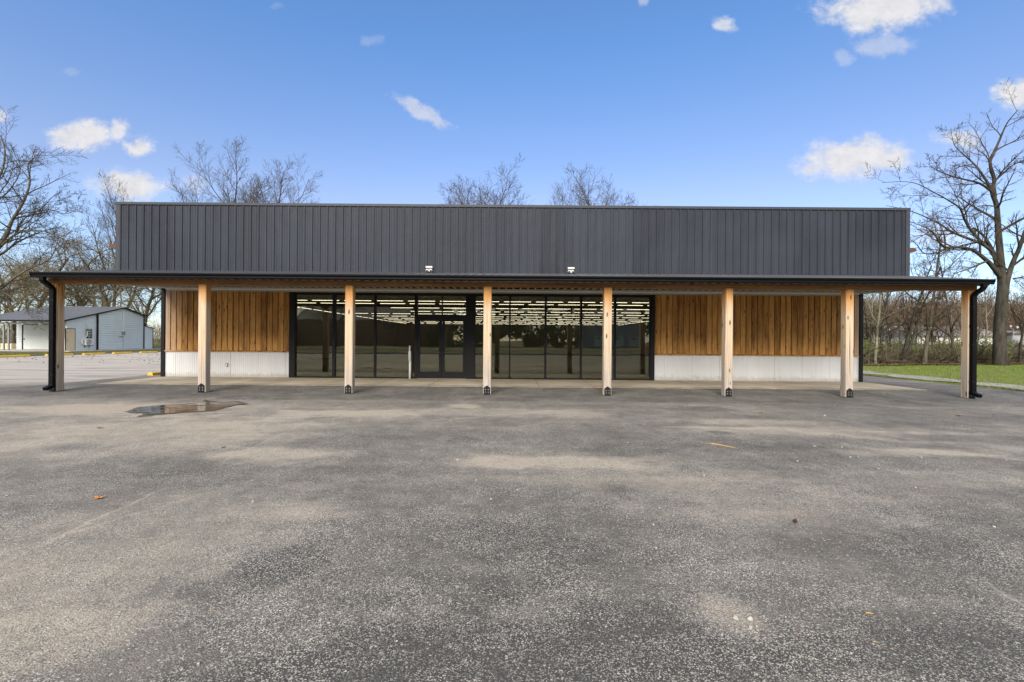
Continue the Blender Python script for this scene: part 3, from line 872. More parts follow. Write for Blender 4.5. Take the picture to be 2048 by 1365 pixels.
# ---- storefront
storefront = MB()
xa, xb_ = wx(579.5), wx(1308.5)
storefront.box(xa, wx(591), YW - .055, YW + .10, ZS, ZT)
storefront.box(wx(1300), xb_, YW - .055, YW + .10, ZS, ZT)
storefront.box(wx(934.5), wx(950), YW - .05, YW + .10, ZS, ZT - .05)
storefront.box(wx(591), wx(1300), YW - .05, YW + .10, ZT - .052, ZT)
storefront.box(wx(591), wx(1300), YW - .04, YW + .10, ZT - .0, ZT + .10)
storefront = storefront.build('storefront_frame', 'frame', store)
def pane(mbx0, mbx1, z0, z1, parent, y=YW + .02):
    return MB().box(mbx0, mbx1, y, y + .008, z0, z1).build('pane', 'glass', parent)
def window(px0, px1, z0, z1, fl, fr, corner=0):
    """one glazed light: its own frame and its pane; fl / fr: frame widths left and right"""
    x0, x1 = wx(px0), wx(px1); mb = MB(); fb = .05
    mb.box(x0, x0 + fl, YW - .03, YW + .09, z0, z1); mb.box(x1 - fr, x1, YW - .03, YW + .09, z0, z1)
    mb.box(x0 + fl, x1 - fr, YW - .03, YW + .09, z0, z0 + fb); mb.box(x0 + fl, x1 - fr, YW - .03, YW + .09, z1 - .03, z1)
    if corner:
        for (cx, sx) in ((x0 + fl, 1), (x1 - fr, -1)):
            for (cz, sz) in ((z0 + fb, 1), (z1 - .03, -1)):
                pr = [(cx, cz), (cx + sx*corner, cz), (cx + sx*corner*.4, cz + sz*corner*.4), (cx, cz + sz*corner)]
                mb.prism(pr, 'y', YW - .028, YW + .02)
    f = mb.build('window', 'frame', store)
    pane(x0 + fl - .003, x1 - fr + .003, z0 + fb - .003, z1 - .027, f)
ZB, ZH = ZS + .002, ZT - .053
for (a, c, fl, fr, co) in ((591.2, 668, .012, .05, 0), (668, 750, .05, .034, 0), (750, 832, .034, .05, 0),
                       (950.2, 1019.5, .012, .026, .05), (1019.5, 1091, .026, .034, .05), (1091, 1162, .034, .034, .05), (1162, 1230, .034, .034, .04), (1230, 1299.8, .034, .012, .05)):
    window(a, c, ZB, ZH, fl, fr, co)
# door pair with transom lights
xd0, xd1, xdm = wx(832), wx(934.5), wx(884)
ZD = 2.065
door_frame = MB()
door_frame.box(xd0, xd0 + .05, YW - .045, YW + .09, ZB, ZH); door_frame.box(xd1 - .05, xd1, YW - .045, YW + .09, ZB, ZH)
door_frame.box(xd0 + .05, xd1 - .05, YW - .045, YW + .09, ZD, ZD + .15); door_frame.box(xd0 + .05, xd1 - .05, YW - .045, YW + .09, ZH - .03, ZH)
door_frame.box(xdm - .012, xdm + .012, YW - .03, YW + .09, ZD + .15, ZH - .03)
door_frame = door_frame.build('door_frame', 'frame', store)
for (a, c) in ((xd0 + .052, xdm - .014), (xdm + .014, xd1 - .052)):
    MB().box(a - .003, c + .003, YW + .02, YW + .028, ZD + .148, ZH - .028).build('transom_pane', 'glass', door_frame)
for s, a, c in ((-1, xd0 + .056, xdm - .006), (1, xdm + .006, xd1 - .056)):
    mb = MB(); st = .088
    mb.box(a, a + st, YW - .035, YW + .03, ZB + .01, ZD - .006); mb.box(c - st, c, YW - .035, YW + .03, ZB + .01, ZD - .006)
    mb.box(a + st, c - st, YW - .035, YW + .03, ZB + .01, ZB + .235); mb.box(a + st, c - st, YW - .035, YW + .03, ZD - .045, ZD - .006)
    d = mb.build('door', 'frame', store)
    pane(a + st - .003, c - st + .003, ZB + .232, ZD - .042, d, YW - .004)
    mb = MB(); mb.box(a + .05, c - .05, YW + .05, YW + .085, .96, 1.0); mb.build('push_bar', 'black_metal', d)
    hx = (c - .05) if s < 0 else (a + .05)
    mb = MB(); mb.tube([Vector((hx, YW - .05, .80)), Vector((hx, YW - .05, 1.1))], .011, 8)
    for z in (.84, 1.06): mb.tube([Vector((hx, YW - .05, z)), Vector((hx, YW - .034, z))], .008, 6)
    mb.build('handle', 'black_metal', d)
    MB().tube([Vector((hx, YW - .042, .93)), Vector((hx, YW - .034, .93))], .016, 10).build('lock', 'bolt', d)
MB().box(xd0 + .052, xd1 - .052, YW - .03, YW + .1, ZS - .0005, ZB + .008).build('threshold', 'steel_gray', store)

# ---- inside
MB().box(-W + .06, W - .06, YW + .1, YE - .05, -.02, ZS + .001).build('shop_floor', 'int_floor', store)
MB().box(-W + .06, W - .06, YW + .1, YE - .05, 3.06, 3.1).build('shop_ceiling', 'int_ceil', store)
MB().box(xa, xb_, YW + .0, YW + .1, ZT + .1, 3.06).build('lintel', 'frame', store)
for s in (-1, 1):
    a, c = sorted((s * (W - .14), s * (W - .065))); MB().box(a, c, YW + .25, YE - .06, .07, 3.06).build('inner_wall', 'int_wall', store)
    a, c = sorted((s * (W - .16), s * (W - .14))); MB().box(a, c, YW + .25, YE - .06, .07, .2).build('baseboard', 'int_dark', store)
MB().box(-W + .14, W - .14, YE - .12, YE - .06, .07, 3.06).build('inner_back_wall', 'int_wall', store)
# lit strip lights, each a thing
def strip_light(L=1.14):
    root = thing('strip_light', 'x', 'strip light', (0, 0, 0), 'strip lights on the shop ceiling')
    h = MB(); h.prism([(-.02, 2.96), (.02, 2.96), (.014, 2.937), (-.014, 2.937)], 'x', -L/2, L/2)
    for x_ in (-L*.3, L*.3): h.box(x_ - .008, x_ + .008, -.008, .008, 2.9655, 3.058)
    h.build('housing', 'fixture', root)
    t = MB(); t.tube([Vector((-L/2 + .03, 0, 2.918)), Vector((L/2 - .03, 0, 2.918))], .0095, 6); t.build('tube', 'tube', root)
    return root
sl = strip_light(); first = True
ROWS = [18.2, 19.6, 22.2, 24.9, 27.4, 30.3, 33.4, 36.2, 39, 41.6, 44.4]
NTH = ['first', 'second', 'third', 'fourth', 'fifth', 'sixth', 'seventh', 'eighth', 'ninth', 'tenth', 'eleventh', 'twelfth']
rg = random.Random(8)
for r, y in enumerate(ROWS):
    off = rg.uniform(-.6, .6); skip = 1 if r % 3 == 2 else 0
    for i in range(16):
        x = -9.7 + i * 1.28 + off
        if abs(x) > 10.0: continue
        if r == 2 and x < -6.6: continue
        if r == 3 and x < -5.2: continue
        o = sl if first else copy_tree(sl)
        first = False
        o.location = (x, y + rg.uniform(-.01, .01), 0)
        o['label'] = f'lit white tube light in the {NTH[r]} crosswise row of the shop ceiling'
for s, nm in ((-1, 'left'), (1, 'right')):
    for i in range(22):
        o = copy_tree(sl); o.location = (s * 10.5, 16.6 + i * 1.33, 0); o.rotation_euler = (0, 0, PI/2)
        o['label'] = f'lit white tube light in the lengthwise row along the {nm} shop wall'
# white pipe standing just inside the glass
pl = at(820, 755, YW - .1)
pipe = thing('vent_pipe', 'white plastic pipe with coupling standing upright at the glass left of the door', 'pipe', (pl.x, YW - .11, ZS))
MB().tube([Vector((pl.x, YW - .11, ZS + .001)), Vector((pl.x, YW - .11, .78))], .038, 16).build('pipe', 'pvc', pipe, True)
MB().tube([Vector((pl.x - .01, YW - .11, .66)), Vector((pl.x - .012, YW - .11, .98)), Vector((pl.x - .014, YW - .11, 1.0))], [.046, .045, .036], 16).build('coupling', 'pvc', pipe, True)
MB().tube([Vector((pl.x - .014, YW - .11, .98)), Vector((pl.x - .016, YW - .11, 1.18))], .026, 12).build('stub', 'pvc', pipe, True)

# ---- fittings on the store
for (px, py, lab) in ((858, 543, 'white twin security light on the charcoal front, left of the two'), (1142, 545, 'white twin security light on the charcoal front, right of the two')):
    c = at(px, py, YP - .1); z0 = 3.43
    t = thing('security_light', lab, 'security light', (c.x, YP - .02, z0), 'security lights above the porch roof')
    MB().box(c.x - .085, c.x + .085, YP - .06, YP - .021, z0 - .02, z0 + .11).build('back_box', 'white_metal', t)
    mb = MB(); mb.prism([(YP - .13, z0 + .125), (YP - .13, z0 + .085), (YP - .06, z0 + .085), (YP - .06, z0 + .14)], 'x', c.x - .095, c.x + .1); mb.build('hood', 'white_metal', t)
    for s in (-1, 1):
        mb = MB(); mb.tube([Vector((c.x + s*.05, YP - .065, z0 + .03)), Vector((c.x + s*.055, YP - .11, z0 + .005)), Vector((c.x + s*.06, YP - .15, z0 - .01))], [.02, .036, .04], 10)
        h = mb.build('lamp_head', 'white_metal', t, True)
        MB().tube([Vector((c.x + s*.06, YP - .151, z0 - .01)), Vector((c.x + s*.0605, YP - .154, z0 - .0105))], .032, 10).build('lens', 'dark_glass', h)
for s, px, py, lab in ((-1, 224, 494, 'rust brown wall lamp sticking out past the left end of the charcoal front'), (1, 1824, 502, 'rust brown wall lamp sticking out past the right end of the charcoal front')):
    c = at(px, py, 13.9); x = s * 12.16
    t = thing('side_lamp', lab, 'wall lamp', (s * W, 13.9, c.z))
    mb = MB(); mb.tube([Vector((s*W, 13.9, c.z)), Vector((s*(W + .22), 13.9, c.z))], .02, 8); mb.build('arm', 'black_metal', t)
    mb = MB(); a, d = s*(W + .20), s*(W + .42); lo, hi = sorted((a, d))
    mb.prism([(a, c.z - .06), (a, c.z + .065), (s*(W + .33), c.z + .075), (d, c.z + .035), (d, c.z - .03), (s*(W + .36), c.z - .055)], 'y', 13.8, 14.0)
    mb.build('lamp_body', 'rust_brown', t)
c = at(453.5, 730, YW - .04)
t = thing('outlet_box', 'small weatherproof outlet box on the white corrugated wall left of the glass', 'outlet', (c.x, YW - .025, c.z))
MB().box(c.x - .04, c.x + .04, YW - .055, YW - .025, c.z - .06, c.z + .06).build('back_plate', 'steel_gray', t)
MB().box(c.x - .026, c.x + .026, YW - .064, YW - .056, c.z - .042, c.z + .042).build('cover', 'white_metal', t)
# ================================================================== SHED ON THE LEFT
XG, YL, YM, YR, YK = -41.1, 42.0, 45.1, 50.75, 52.1        # gable plane, lean-to front, main wall, back wall, rear lean-to
XS = -49.1
ZRG, YRG = 4.48, 48.0
def zsh(y): return ZRG - abs(y - YRG) * .25
shed = thing('metal_shed', 'blue gray ribbed metal shed with dark gable roof and a lean-to carport', 'shed', (XG, YL, 0))
mb = MB()
mb.prism([(YM, .06), (YR, .06), (YR, zsh(YR) - .03), (YRG, ZRG - .03), (YM, zsh(YM) - .03)], 'x', XG - .12, XG)
z = .16
while z < 4.3:
    y0, y1 = YM + .07, YR - .07
    y0 = max(y0, YRG - (ZRG - .12 - z) / .25); y1 = min(y1, YRG + (ZRG - .12 - z) / .25)
    if y1 - y0 > .2: mb.prism([(XG - .001, z), (XG + .065, z + .004), (XG + .065, z + .05), (XG - .001, z + .075)], 'y', y0, y1)
    z += .229
mb.build('gable_wall', 'shed_side', shed)
mb = MB(); mb.prism([(YL + .05, .06), (YM, .06), (YM, zsh(YM) - .04), (YL + .05, zsh(YL + .05) - .04)], 'x', XG - .16, XG - .06)
z = .16
while z < 3.2:
    y0 = max(YL + .08, YRG - (ZRG - .12 - z) / .25)
    if YM - y0 > .15: mb.prism([(XG - .061, z), (XG - .036, z + .004), (XG - .036, z + .045), (XG - .061, z + .075)], 'y', y0, YM - .06)
    z += .229
mb.build('end_wall', 'shed_side', shed)
mb = MB(); mb.box(XS, XG - .17, YM, YM + .1, .06, zsh(YM) - .05)
z = .16
while z < 3.6:
    mb.prism([(YM, z), (YM - .065, z + .004), (YM - .065, z + .05), (YM, z + .075)], 'x', XS + .02, XG - .2); z += .229
mb.build('front_wall', 'shed_side', shed)
MB().box(XS, XG - .13, YR - .1, YR - .001, .06, zsh(YR) - .05).build('back_wall', 'shed_side', shed)
MB().box(XS, XS + .1, YM + .11, YR - .11, .06, zsh(YR) - .05).build('left_wall', 'shed_side', shed)
mb = MB()
rr = ribs(XS - .35, XG + .28, .229, 0, -.022, .05, .025, 0, .1)
for (ya, yb) in ((YL - .55, YRG), (YRG, YR + .3)):
    b0 = len(mb.v)
    for y in (ya, yb):
        for x_, o_ in rr: mb.v.append((x_, y, zsh(y) + .02 + o_))
    n = len(rr)
    for i in range(n - 1): mb.f.append((b0+i, b0+i+1, b0+n+i+1, b0+n+i))
sr = mb.build('roof', 'shed_roof', shed)
mb = MB()
for (ya, yb) in ((YL - .55, YRG - .001), (YRG + .001, YR + .3)):
    mb.prism([(ya, zsh(ya) - .10), (yb, zsh(yb) - .10), (yb, zsh(yb) + .03), (ya, zsh(ya) + .03)], 'x', XG + .24, XG + .30)
mb.build('rake_trim', 'frame', sr)
MB().box(XS - .35, XG + .3, YL - .60, YL - .555, zsh(YL - .55) - .12, zsh(YL - .55) + .03).build('eave_trim', 'frame', sr)
MB().prism([(YRG - .16, ZRG + .01), (YRG, ZRG + .075), (YRG + .16, ZRG + .01), (YRG, ZRG + .045)], 'x', XS - .36, XG + .3).build('ridge_cap', 'shed_roof', sr)
mb = MB()
for y in (YM, YR): mb.box(XG - .10, XG + .075, y - .06, y + .06, .06, zsh(y) - .06)
mb.build('corner_trim', 'frame', shed)
# rear lean-to
mb = MB(); mb.prism([(YR + .07, .06), (YK, .06), (YK, 2.36), (YR + .07, 2.62)], 'x', XG - 2.5, XG - .02)
z = .16
while z < 2.3:
    mb.prism([(XG - .021, z), (XG, z + .015), (XG, z + .045), (XG - .021, z + .075)], 'y', YR + .08, YK - .05); z += .229
rl = mb.build('rear_lean_to', 'shed_side', shed)
MB().prism([(YR + .065, 2.63), (YK + .12, 2.345), (YK + .12, 2.40), (YR + .065, 2.69)], 'x', XG - 2.5, XG + .1).build('roof', 'frame', rl)
MB().box(XG - .06, XG + .02, YK - .045, YK + .02, .06, 2.33).build('corner_trim', 'frame', rl)
# garage door, tan door, window
gx0, gx1 = -48.35, -45.0
mb = MB(); zt = 2.52
for i in range(11):
    a = .08 + i * (zt - .08) / 11; mb.prism([(YM - .07, a), (YM - .085, a + .02), (YM - .085, a + .2), (YM - .07, a + .222)], 'x', gx0, gx1)
gd = mb.build('garage_door', 'shed_door', shed)
mb = MB(); mb.box(gx0 - .13, gx0, YM - .10, YM - .0, .06, zt + .1); mb.box(gx1, gx1 + .13, YM - .09, YM, .06, zt + .1); mb.box(gx0, gx1, YM - .09, YM, zt, zt + .1)
mb.build('door_frame', 'frame', gd)
MB().box(gx0 + .05, gx0 + .16, YM - .115, YM - .086, 1.05, 1.15).build('handle', 'black_metal', gd)
def shy(px): return XG * F / (uv(px, 690)[0])            # depth on the gable plane for a pixel column
y0, y1 = shy(132.5), shy(150)
dr = MB().box(XG - .055, XG - .012, y0, y1, .1, 2.08).build('door', 'tan_door', shed)
mb = MB(); mb.box(XG - .06, XG - .02, y1, y1 + .07, .08, 2.14); mb.box(XG - .06, XG - .02, y0 - .07, y0, .08, 2.14); mb.box(XG - .06, XG - .02, y0, y1, 2.08, 2.14); mb.build('door_frame', 'frame', dr)
mb = MB(); mb.blob((XG - .0, y0 + .09, .98), .04, 1, 0); mb.blob((XG - .0, y0 + .09, 1.15), .035, 1, 0); mb.blob((XG - .0, y0 + .09, 1.75), .03, 1, 0); mb.build('handle', 'black_metal', dr)
y0, y1 = shy(171.5), shy(184.5); z0, z1 = 1.22, 2.12
wn = MB().box(XG - .055, XG - .022, y0, y1, z0, z1).build('window', 'dark_glass', shed)
mb = MB()
for a in (y0 - .03, (y0 + y1)/2 - .015, y1): mb.box(XG - .02, XG - .005, a, a + .03, z0 - .03, z1 + .03)
for i in range(5):
    q = z0 - .03 + (z1 - z0 + .03) * i / 4
    for a, c in ((y0, (y0 + y1)/2 - .015), ((y0 + y1)/2 + .015, y1)): mb.box(XG - .019, XG - .007, a, c, q, q + .03)
mb.build('muntins', 'white_metal', wn)
# carport posts, beam with hanging lamps
mb = MB(); mb.box(XS - 4, XG - .2, YL - .05, YL + .07, 2.50, 2.66); mb.build('carport_beam', 'white_metal', shed)
for x in (-46.5, -46.95, -52.5):
    MB().cpost(x - .06, x + .06, YL - .02, YL + .10, .06, 2.5, .01).build('carport_post', 'steel_gray', shed)
lamp0 = None
for i, px in enumerate((14, 47, 83)):
    c = at(px, 647, YL - .1)
    t = thing('carport_lamp', ['white bell lamp under the shed eave, nearest the picture edge', 'white bell lamp under the shed eave, middle one', 'white bell lamp under the shed eave, nearest the porch corner post'][i], 'lamp', (c.x, YL - .12, 2.5), 'bell lamps under the shed eave')
    MB().tube([Vector((c.x, YL - .12, 2.80)), Vector((c.x, YL - .12, 2.68))], .02, 6).build('stem', 'white_metal', t)
    MB().tube([Vector((c.x, YL - .12, 2.69)), Vector((c.x, YL - .12, 2.62)), Vector((c.x, YL - .12, 2.47))], [.04, .07, .18], 12).build('shade', 'white_metal', t)
# air conditioner on brackets with line set
y0, y1 = shy(160.5), shy(184); yc = (y0 + y1)/2
ac = thing('air_conditioner', 'white wall air conditioner with round fan grille and pipe beside the shed window', 'air conditioner', (XG, yc, .5))
MB().cpost(XG - .03, XG + .32, y0 + .28, y1 - .16, .56, 1.18, .03).build('casing', 'ac_white', ac)
fy = y0 + .55
mb = MB(); mb.tube([Vector((XG + .322, fy, .87)), Vector((XG + .335, fy, .87))], .27, 20); mb.build('fan_grille', 'steel_gray', ac)
mb = MB()
for r_ in (.08, .15, .22):
    pts = [Vector((XG + .34, fy + r_*math.cos(t*PI/8), .87 + r_*math.sin(t*PI/8))) for t in range(17)]
    mb.tube(pts, .012, 4)
mb.build('grille_rings', 'ac_white', ac)
mb = MB()
mb.tube([Vector((XG + .1, y0 + .3, .62)), Vector((XG + .12, y0 + .08, .7)), Vector((XG + .12, y0 + .02, .95)), Vector((XG + .05, y0 + .25, 1.2)), Vector((XG + .03, y0 + .5, 1.32)), Vector((XG + .02, y0 + .66, 1.5)), Vector((XG + .02, y0 + .68, 1.95))], .05, 8)
mb.tube([Vector((XG + .02, y0 + .72, 2.28)), Vector((XG + .02, y0 + .72, 2.55)), Vector((XG + .0, y0 + .75, 2.66))], .05, 8)
mb.tube([Vector((XG + .1, y1 - .2, 1.1)), Vector((XG + .12, y1 - .02, 1.12)), Vector((XG + .12, y1 + .06, .95)), Vector((XG + .1, y1 - .06, .72))], .045, 8)
mb.build('pipe', 'pvc', ac, True)
mb = MB()
for y in (y0 + .45, y1 - .3): mb.prism([(XG - .02, .55), (XG + .42, .55), (XG + .42, .51), (XG + .02, .51), (XG - .02, .3)], 'y', y, y + .04)
mb.build('bracket', 'black_metal', ac)
# power mast and meter on the gable
ym = shy(245.5)
pm = thing('power_mast', 'pale conduit mast and meter box running up the middle of the shed gable', 'conduit', (XG, ym, 1.5))
MB().tube([Vector((XG + .06, ym, 1.9)), Vector((XG + .06, ym, 4.05)), Vector((XG + .1, ym + .04, 4.14))], .05, 8).build('conduit', 'pvc', pm)
MB().box(XG + .022, XG + .14, ym - .16, ym + .16, 1.58, 1.95).build('meter_box', 'steel_gray', pm)
mb = MB(); mb.box(XG + .022, XG + .3, ym - .6, ym + .02, 1.5, 1.57); mb.build('bracket', 'white_metal', pm)
MB().tube([Vector((XG + .04, ym, .15)), Vector((XG + .04, ym, 1.5))], .02, 6).build('ground_wire', 'steel_gray', pm)
yv = shy(272)
vt = tag(MB().tube([Vector((XG + .0, yv, .98)), Vector((XG + .12, yv, .98)), Vector((XG + .16, yv + .05, .93))], .07, 10).build('wall_vent', 'pvc'), 'small white vent cap low on the shed gable', 'vent')
# crate under the carport
c = at(13, 697, 47)
t = thing('wooden_crate', 'low tan wooden crate lying beyond the carport', 'crate', (c.x, 47, 0.05))
for i, z in enumerate((.07, .26, .45)): MB().box(c.x - .62, c.x + .5, 47, 47.03, z, z + .16).build('slat', 'tan_door', t)
for dx in (-.58, .42): MB().box(c.x + dx, c.x + dx + .06, 47.031, 47.5, .05, .62).build('corner_post', 'tan_door', t)
MB().box(c.x - .62, c.x + .5, 47.5, 47.53, .07, .6).build('back', 'tan_door', t)

# yellow wheel stops
def wheel_stop(y0, y1, x, lab, sd, grp='yellow wheel stops along the verge', ang=0):
    mb = MB(); L = y1 - y0
    mb.prism([(-.11, 0), (.11, 0), (.085, .10), (.05, .125), (-.05, .125), (-.085, .10)], 'y', -L/2, L/2)
    mb.v = [(x_ + random.Random(sd).uniform(-.003, .003), y_, z_) for x_, y_, z_ in mb.v]
    o = mb.build('wheel_stop', 'yellow'); o.location = (x, (y0+y1)/2, .004); o.rotation_euler = (0, 0, ang)
    bv = o.modifiers.new('Bevel', 'BEVEL'); bv.width = .015; bv.segments = 2
    return tag(o, lab, 'wheel stop', grp)
labs = ['yellow wheel stop cut by the left picture edge', 'yellow wheel stop directly left of the porch corner post', 'yellow wheel stop directly right of the porch corner post',
        'yellow wheel stop below the corner of the shed gable', 'yellow wheel stop below the right half of the shed gable', 'yellow wheel stop half hidden by the store corner']
for i, (a, c) in enumerate(((29.2, 31.1), (32.0, 33.9), (34.5, 36.3), (36.8, 38.6), (39.2, 41.0), (41.6, 43.4))):
    wheel_stop(a, c, -33.0 + .25 * i, labs[i], i)
wheel_stop(16.3, 18.2, -13.0, 'short yellow kerb stop on the lot at the left store corner', 9, 'single yellow stop by the store', .04)

# ================================================================== TREES
def rvec(rg): 
    return Vector((rg.gauss(0, 1), rg.gauss(0, 1), rg.gauss(0, 1))).normalized()
def side_dir(d, ang, rg, az=None):
    x = d.orthogonal().normalized(); y = d.cross(x)
    a = rg.uniform(0, 2*PI) if az is None else az
    return (d * math.cos(ang) + (x * math.cos(a) + y * math.sin(a)) * math.sin(ang)).normalized()
def path(p, d, L, n, rg, jit, up):
    pts = [p.copy()]; q = p.copy(); ds = [d.copy()]
    for i in range(n):
        d = (d + rvec(rg) * jit + Vector((0, 0, up))).normalized(); q = q + d * (L / n)
        pts.append(q.copy()); ds.append(d.copy())
    return pts, ds
STY = dict(n=(7, 6, 6, 5, 3), ang=(42, 45, 45, 45), ratio=.52, jit=.16, up=.05, t0=.28, rmin=.006, maxlev=4)
def children(tr, cr, pts, ds, rad, L, lev, rg, st):
    if lev >= st['maxlev']: return
    n = len(pts) - 1; k = st['n'][lev]; az = rg.uniform(0, 6.28)
    for j in range(k):
        t = st['t0' if lev == 0 else 't1'] if j == 0 and False else None
        lo = st['t0'] if lev == 0 else .18
        t = lo + (1 - lo) * (j + rg.uniform(.1, .9)) / k
        i = min(n - 1, int(t * n)); f = t * n - i
        p = pts[i].lerp(pts[i+1], f); d = ds[min(i+1, n)]
        r = rad[i] + (rad[i+1] - rad[i]) * f
        az += 2.4 + rg.uniform(-.5, .5)
        a = R(st['ang'][min(lev, 3)] * rg.uniform(.65, 1.3))
        cl = L * st['ratio'] * (1.15 - .55 * t) * rg.uniform(.7, 1.25)
        limb(tr, cr, p, side_dir(d, a, rg, az), max(st['rmin'], r * rg.uniform(.5, .72)), cl, lev + 1, rg, st)
def limb(tr, cr, p, d, r, L, lev, rg, st):
    n = {0: 9, 1: 7, 2: 5, 3: 4}.get(lev, 2)
    pts, ds = path(p, d, L, n, rg, st['jit'] * (1 if lev else .5), st['up'] * (1 if lev else .2))
    end = .35 if lev == 0 else .25
    rad = [max(st['rmin'] * .6, r * (1 - (1 - end) * i / n)) for i in range(n + 1)]
    if lev == 0:
        rad[0] *= 1.45; rad[1] *= 1.08
    (tr if lev <= 1 else cr).tube(pts, rad, 10 if lev == 0 else 6 if lev == 1 else 4 if lev == 2 else 3, cap=False)
    children(tr, cr, pts, ds, rad, L, lev, rg, st)
def tree_proto(name, seed, hgt, r, st, tm, cm, forks=1):
    rg = random.Random(seed); tr, cr = MB(), MB(); st = {**STY, **st}
    for k in range(forks):
        d = Vector((0, 0, 1)) if forks == 1 else side_dir(Vector((0, 0, 1)), R(rg.uniform(6, 16)), rg, k * 2.1)
        limb(tr, cr, Vector((rg.uniform(-.15, .15), rg.uniform(-.15, .15), -.1)) if forks > 1 else Vector((0, 0, -.1)), d, r, hgt * (.82 if forks == 1 else .75), 0, rg, st)
    root = thing(name, 'x', 'tree')
    tr.build('trunk', tm, root, True); cr.build('crown', cm, root, False)
    root['h'] = max(v[2] for v in cr.v)
    return root
USED = {}
def plant(proto, x, y, hgt, rot, label, group=None, z=0, sx=1.0):
    s = hgt / proto['h']
    o = proto if not USED.get(proto.name) else copy_tree(proto)
    USED[proto.name] = True
    o.location = (x, y, z); o.scale = (s * sx, s * sx, s); o.rotation_euler = (0, 0, rot)
    tag(o, label, 'tree', group)
    return o
UP = dict(n=(12, 9, 7, 6, 3), ang=(34, 38, 40, 42), up=.085, ratio=.53, t0=.22, jit=.13, rmin=.0105)
OAK = dict(n=(10, 9, 7, 6, 3), ang=(62, 50, 46, 46), up=.03, ratio=.60, t0=.2, jit=.24, rmin=.013)
p_up1 = tree_proto('bare_tree', 21, 20, .30, UP, 'bark', 'twig')
p_up2 = tree_proto('bare_tree', 22, 20, .28, {**UP, 'ang': (40, 42, 42, 44)}, 'bark', 'twig')
p_oak1 = tree_proto('bare_oak', 31, 15, .36, OAK, 'bark', 'twig_buff')
p_oak2 = tree_proto('bare_oak', 32, 15, .33, {**OAK, 'ang': (54, 50, 46, 46)}, 'bark', 'twig_buff')
G1 = 'bare trees rising behind the store'
plant(p_up1, -31.4, 52, 24.0, .4, 'tall bare tree showing its broad top above the left part of the charcoal front', G1, sx=.95)
plant(p_up2, -27.2, 52.5, 22.6, 1.9, 'rounded bare tree top just right of the tallest one above the charcoal front', G1, sx=.95)
plant(p_up2, -37.6, 54, 20.8, 3.6, 'lower leaning bare tree near the left end of the charcoal front', G1, sx=.95)
plant(p_up2, -1.9, 53, 22.3, 5.0, 'fan shaped bare tree top above the middle of the charcoal front', G1, sx=1.2)
plant(p_up1, 5.0, 54, 20.4, 2.4, 'small bare tree top between the two larger ones above the middle of the store', G1, sx=.7)
plant(p_up1, 8.5, 53, 22.2, 4.4, 'bushy round bare tree top right of the middle of the charcoal front', G1, sx=1.25)
plant(p_up2, -6.6, 56, 20.9, .9, 'low wispy bare tree top peeking over the roof edge left of the middle', G1, sx=.8)
plant(p_up1, -51.0, 58, 22.5, 5.5, 'tall bare tree at the left end of the store, in front of a cloud', G1, sx=.75)
G2 = 'bare trees beyond the gray shed'
for (x, y, h_, ro, pr, lab) in (
        (-60.5, 57, 15.5, .3, p_oak1, 'bare oak behind the shed roof, left of the porch corner post'),
        (-58.0, 60, 14.5, 1.3, p_oak2, 'bare oak with twin looking stem behind the shed beside the downspout'),
        (-55.0, 59, 13.5, 2.6, p_oak2, 'bare oak behind the shed just right of the porch corner post'),
        (-49.9, 57, 14.5, 4.1, p_oak1, 'bare oak directly behind the shed ridge'),
        (-47.6, 59, 13.0, 5.3, p_oak2, 'slim bare oak behind the right slope of the shed roof'),
        (-68, 62, 13, 2.2, p_oak2, 'bare oak at the far left behind the carport'),
        (-40.6, 56.5, 11.5, .9, p_oak1, 'bare oak standing right of the shed by the store corner'),
        (-75, 66, 13, 4.0, p_oak1, 'farthest bare oak at the left picture edge')):
    plant(pr, x, y, h_, ro, lab, G2)

# big bare tree on the left (trunk outside the frame, long limbs reaching in) and on the right; limbs follow measured lines in depth
def limbs_tree(name, label, base, limbs, seed, st, tm, cm, Y, zig=1.0):
    rg = random.Random(seed); tr, cr = MB(), MB(); st = {**STY, **st}
    for (pxs, r0, r1, dy, lev) in limbs:
        m = len(pxs); pts = []
        for i, (px, py) in enumerate(pxs):
            pts.append(at(px, py, Y + dy * (i / (m - 1)) ** 1.2 + rg.uniform(-.1, .1) * (i > 0)))
        # refine the polyline smoothly
        q = [pts[0]]
        for i in range(m - 1):
            p0 = pts[max(0, i-1)]; p1 = pts[i]; p2 = pts[i+1]; p3 = pts[min(m-1, i+2)]
            for t in (1/3, 2/3, 1):
                q.append(.5 * ((2*p1) + (p2-p0)*t + (2*p0 - 5*p1 + 4*p2 - p3)*t*t + (3*p1 - p0 - 3*p2 + p3)*t**3))
        pts = q; n = len(pts) - 1
        rad = [.70 * (r0 + (r1 - r0) * (i / n) ** .8) for i in range(n + 1)]
        ds = [(pts[min(i+1, n)] - pts[max(i-1, 0)]).normalized() for i in range(n + 1)]
        tr.tube(pts, rad, 12 if r0 > .25 else 8, cap=False)
        L = sum((pts[i+1] - pts[i]).length for i in range(n))
        if lev is not None: children(tr, cr, pts, ds, rad, L * .8, lev, rg, st)
    root = thing(name, label, 'tree', base)
    tr.build('trunk', tm, root, True); cr.build('crown', cm, root)
    return root
YT = 28.6
def c6(lst): return [(1500 + x / 2.354, 180 + y / 2.354) for x, y in lst]
BIG = dict(n=(8, 13, 9, 7, 4), ang=(50, 50, 46, 46), up=.03, ratio=.36, jit=.20, t0=.2, rmin=.0085, maxlev=4)
b = gnd(2001, 733)
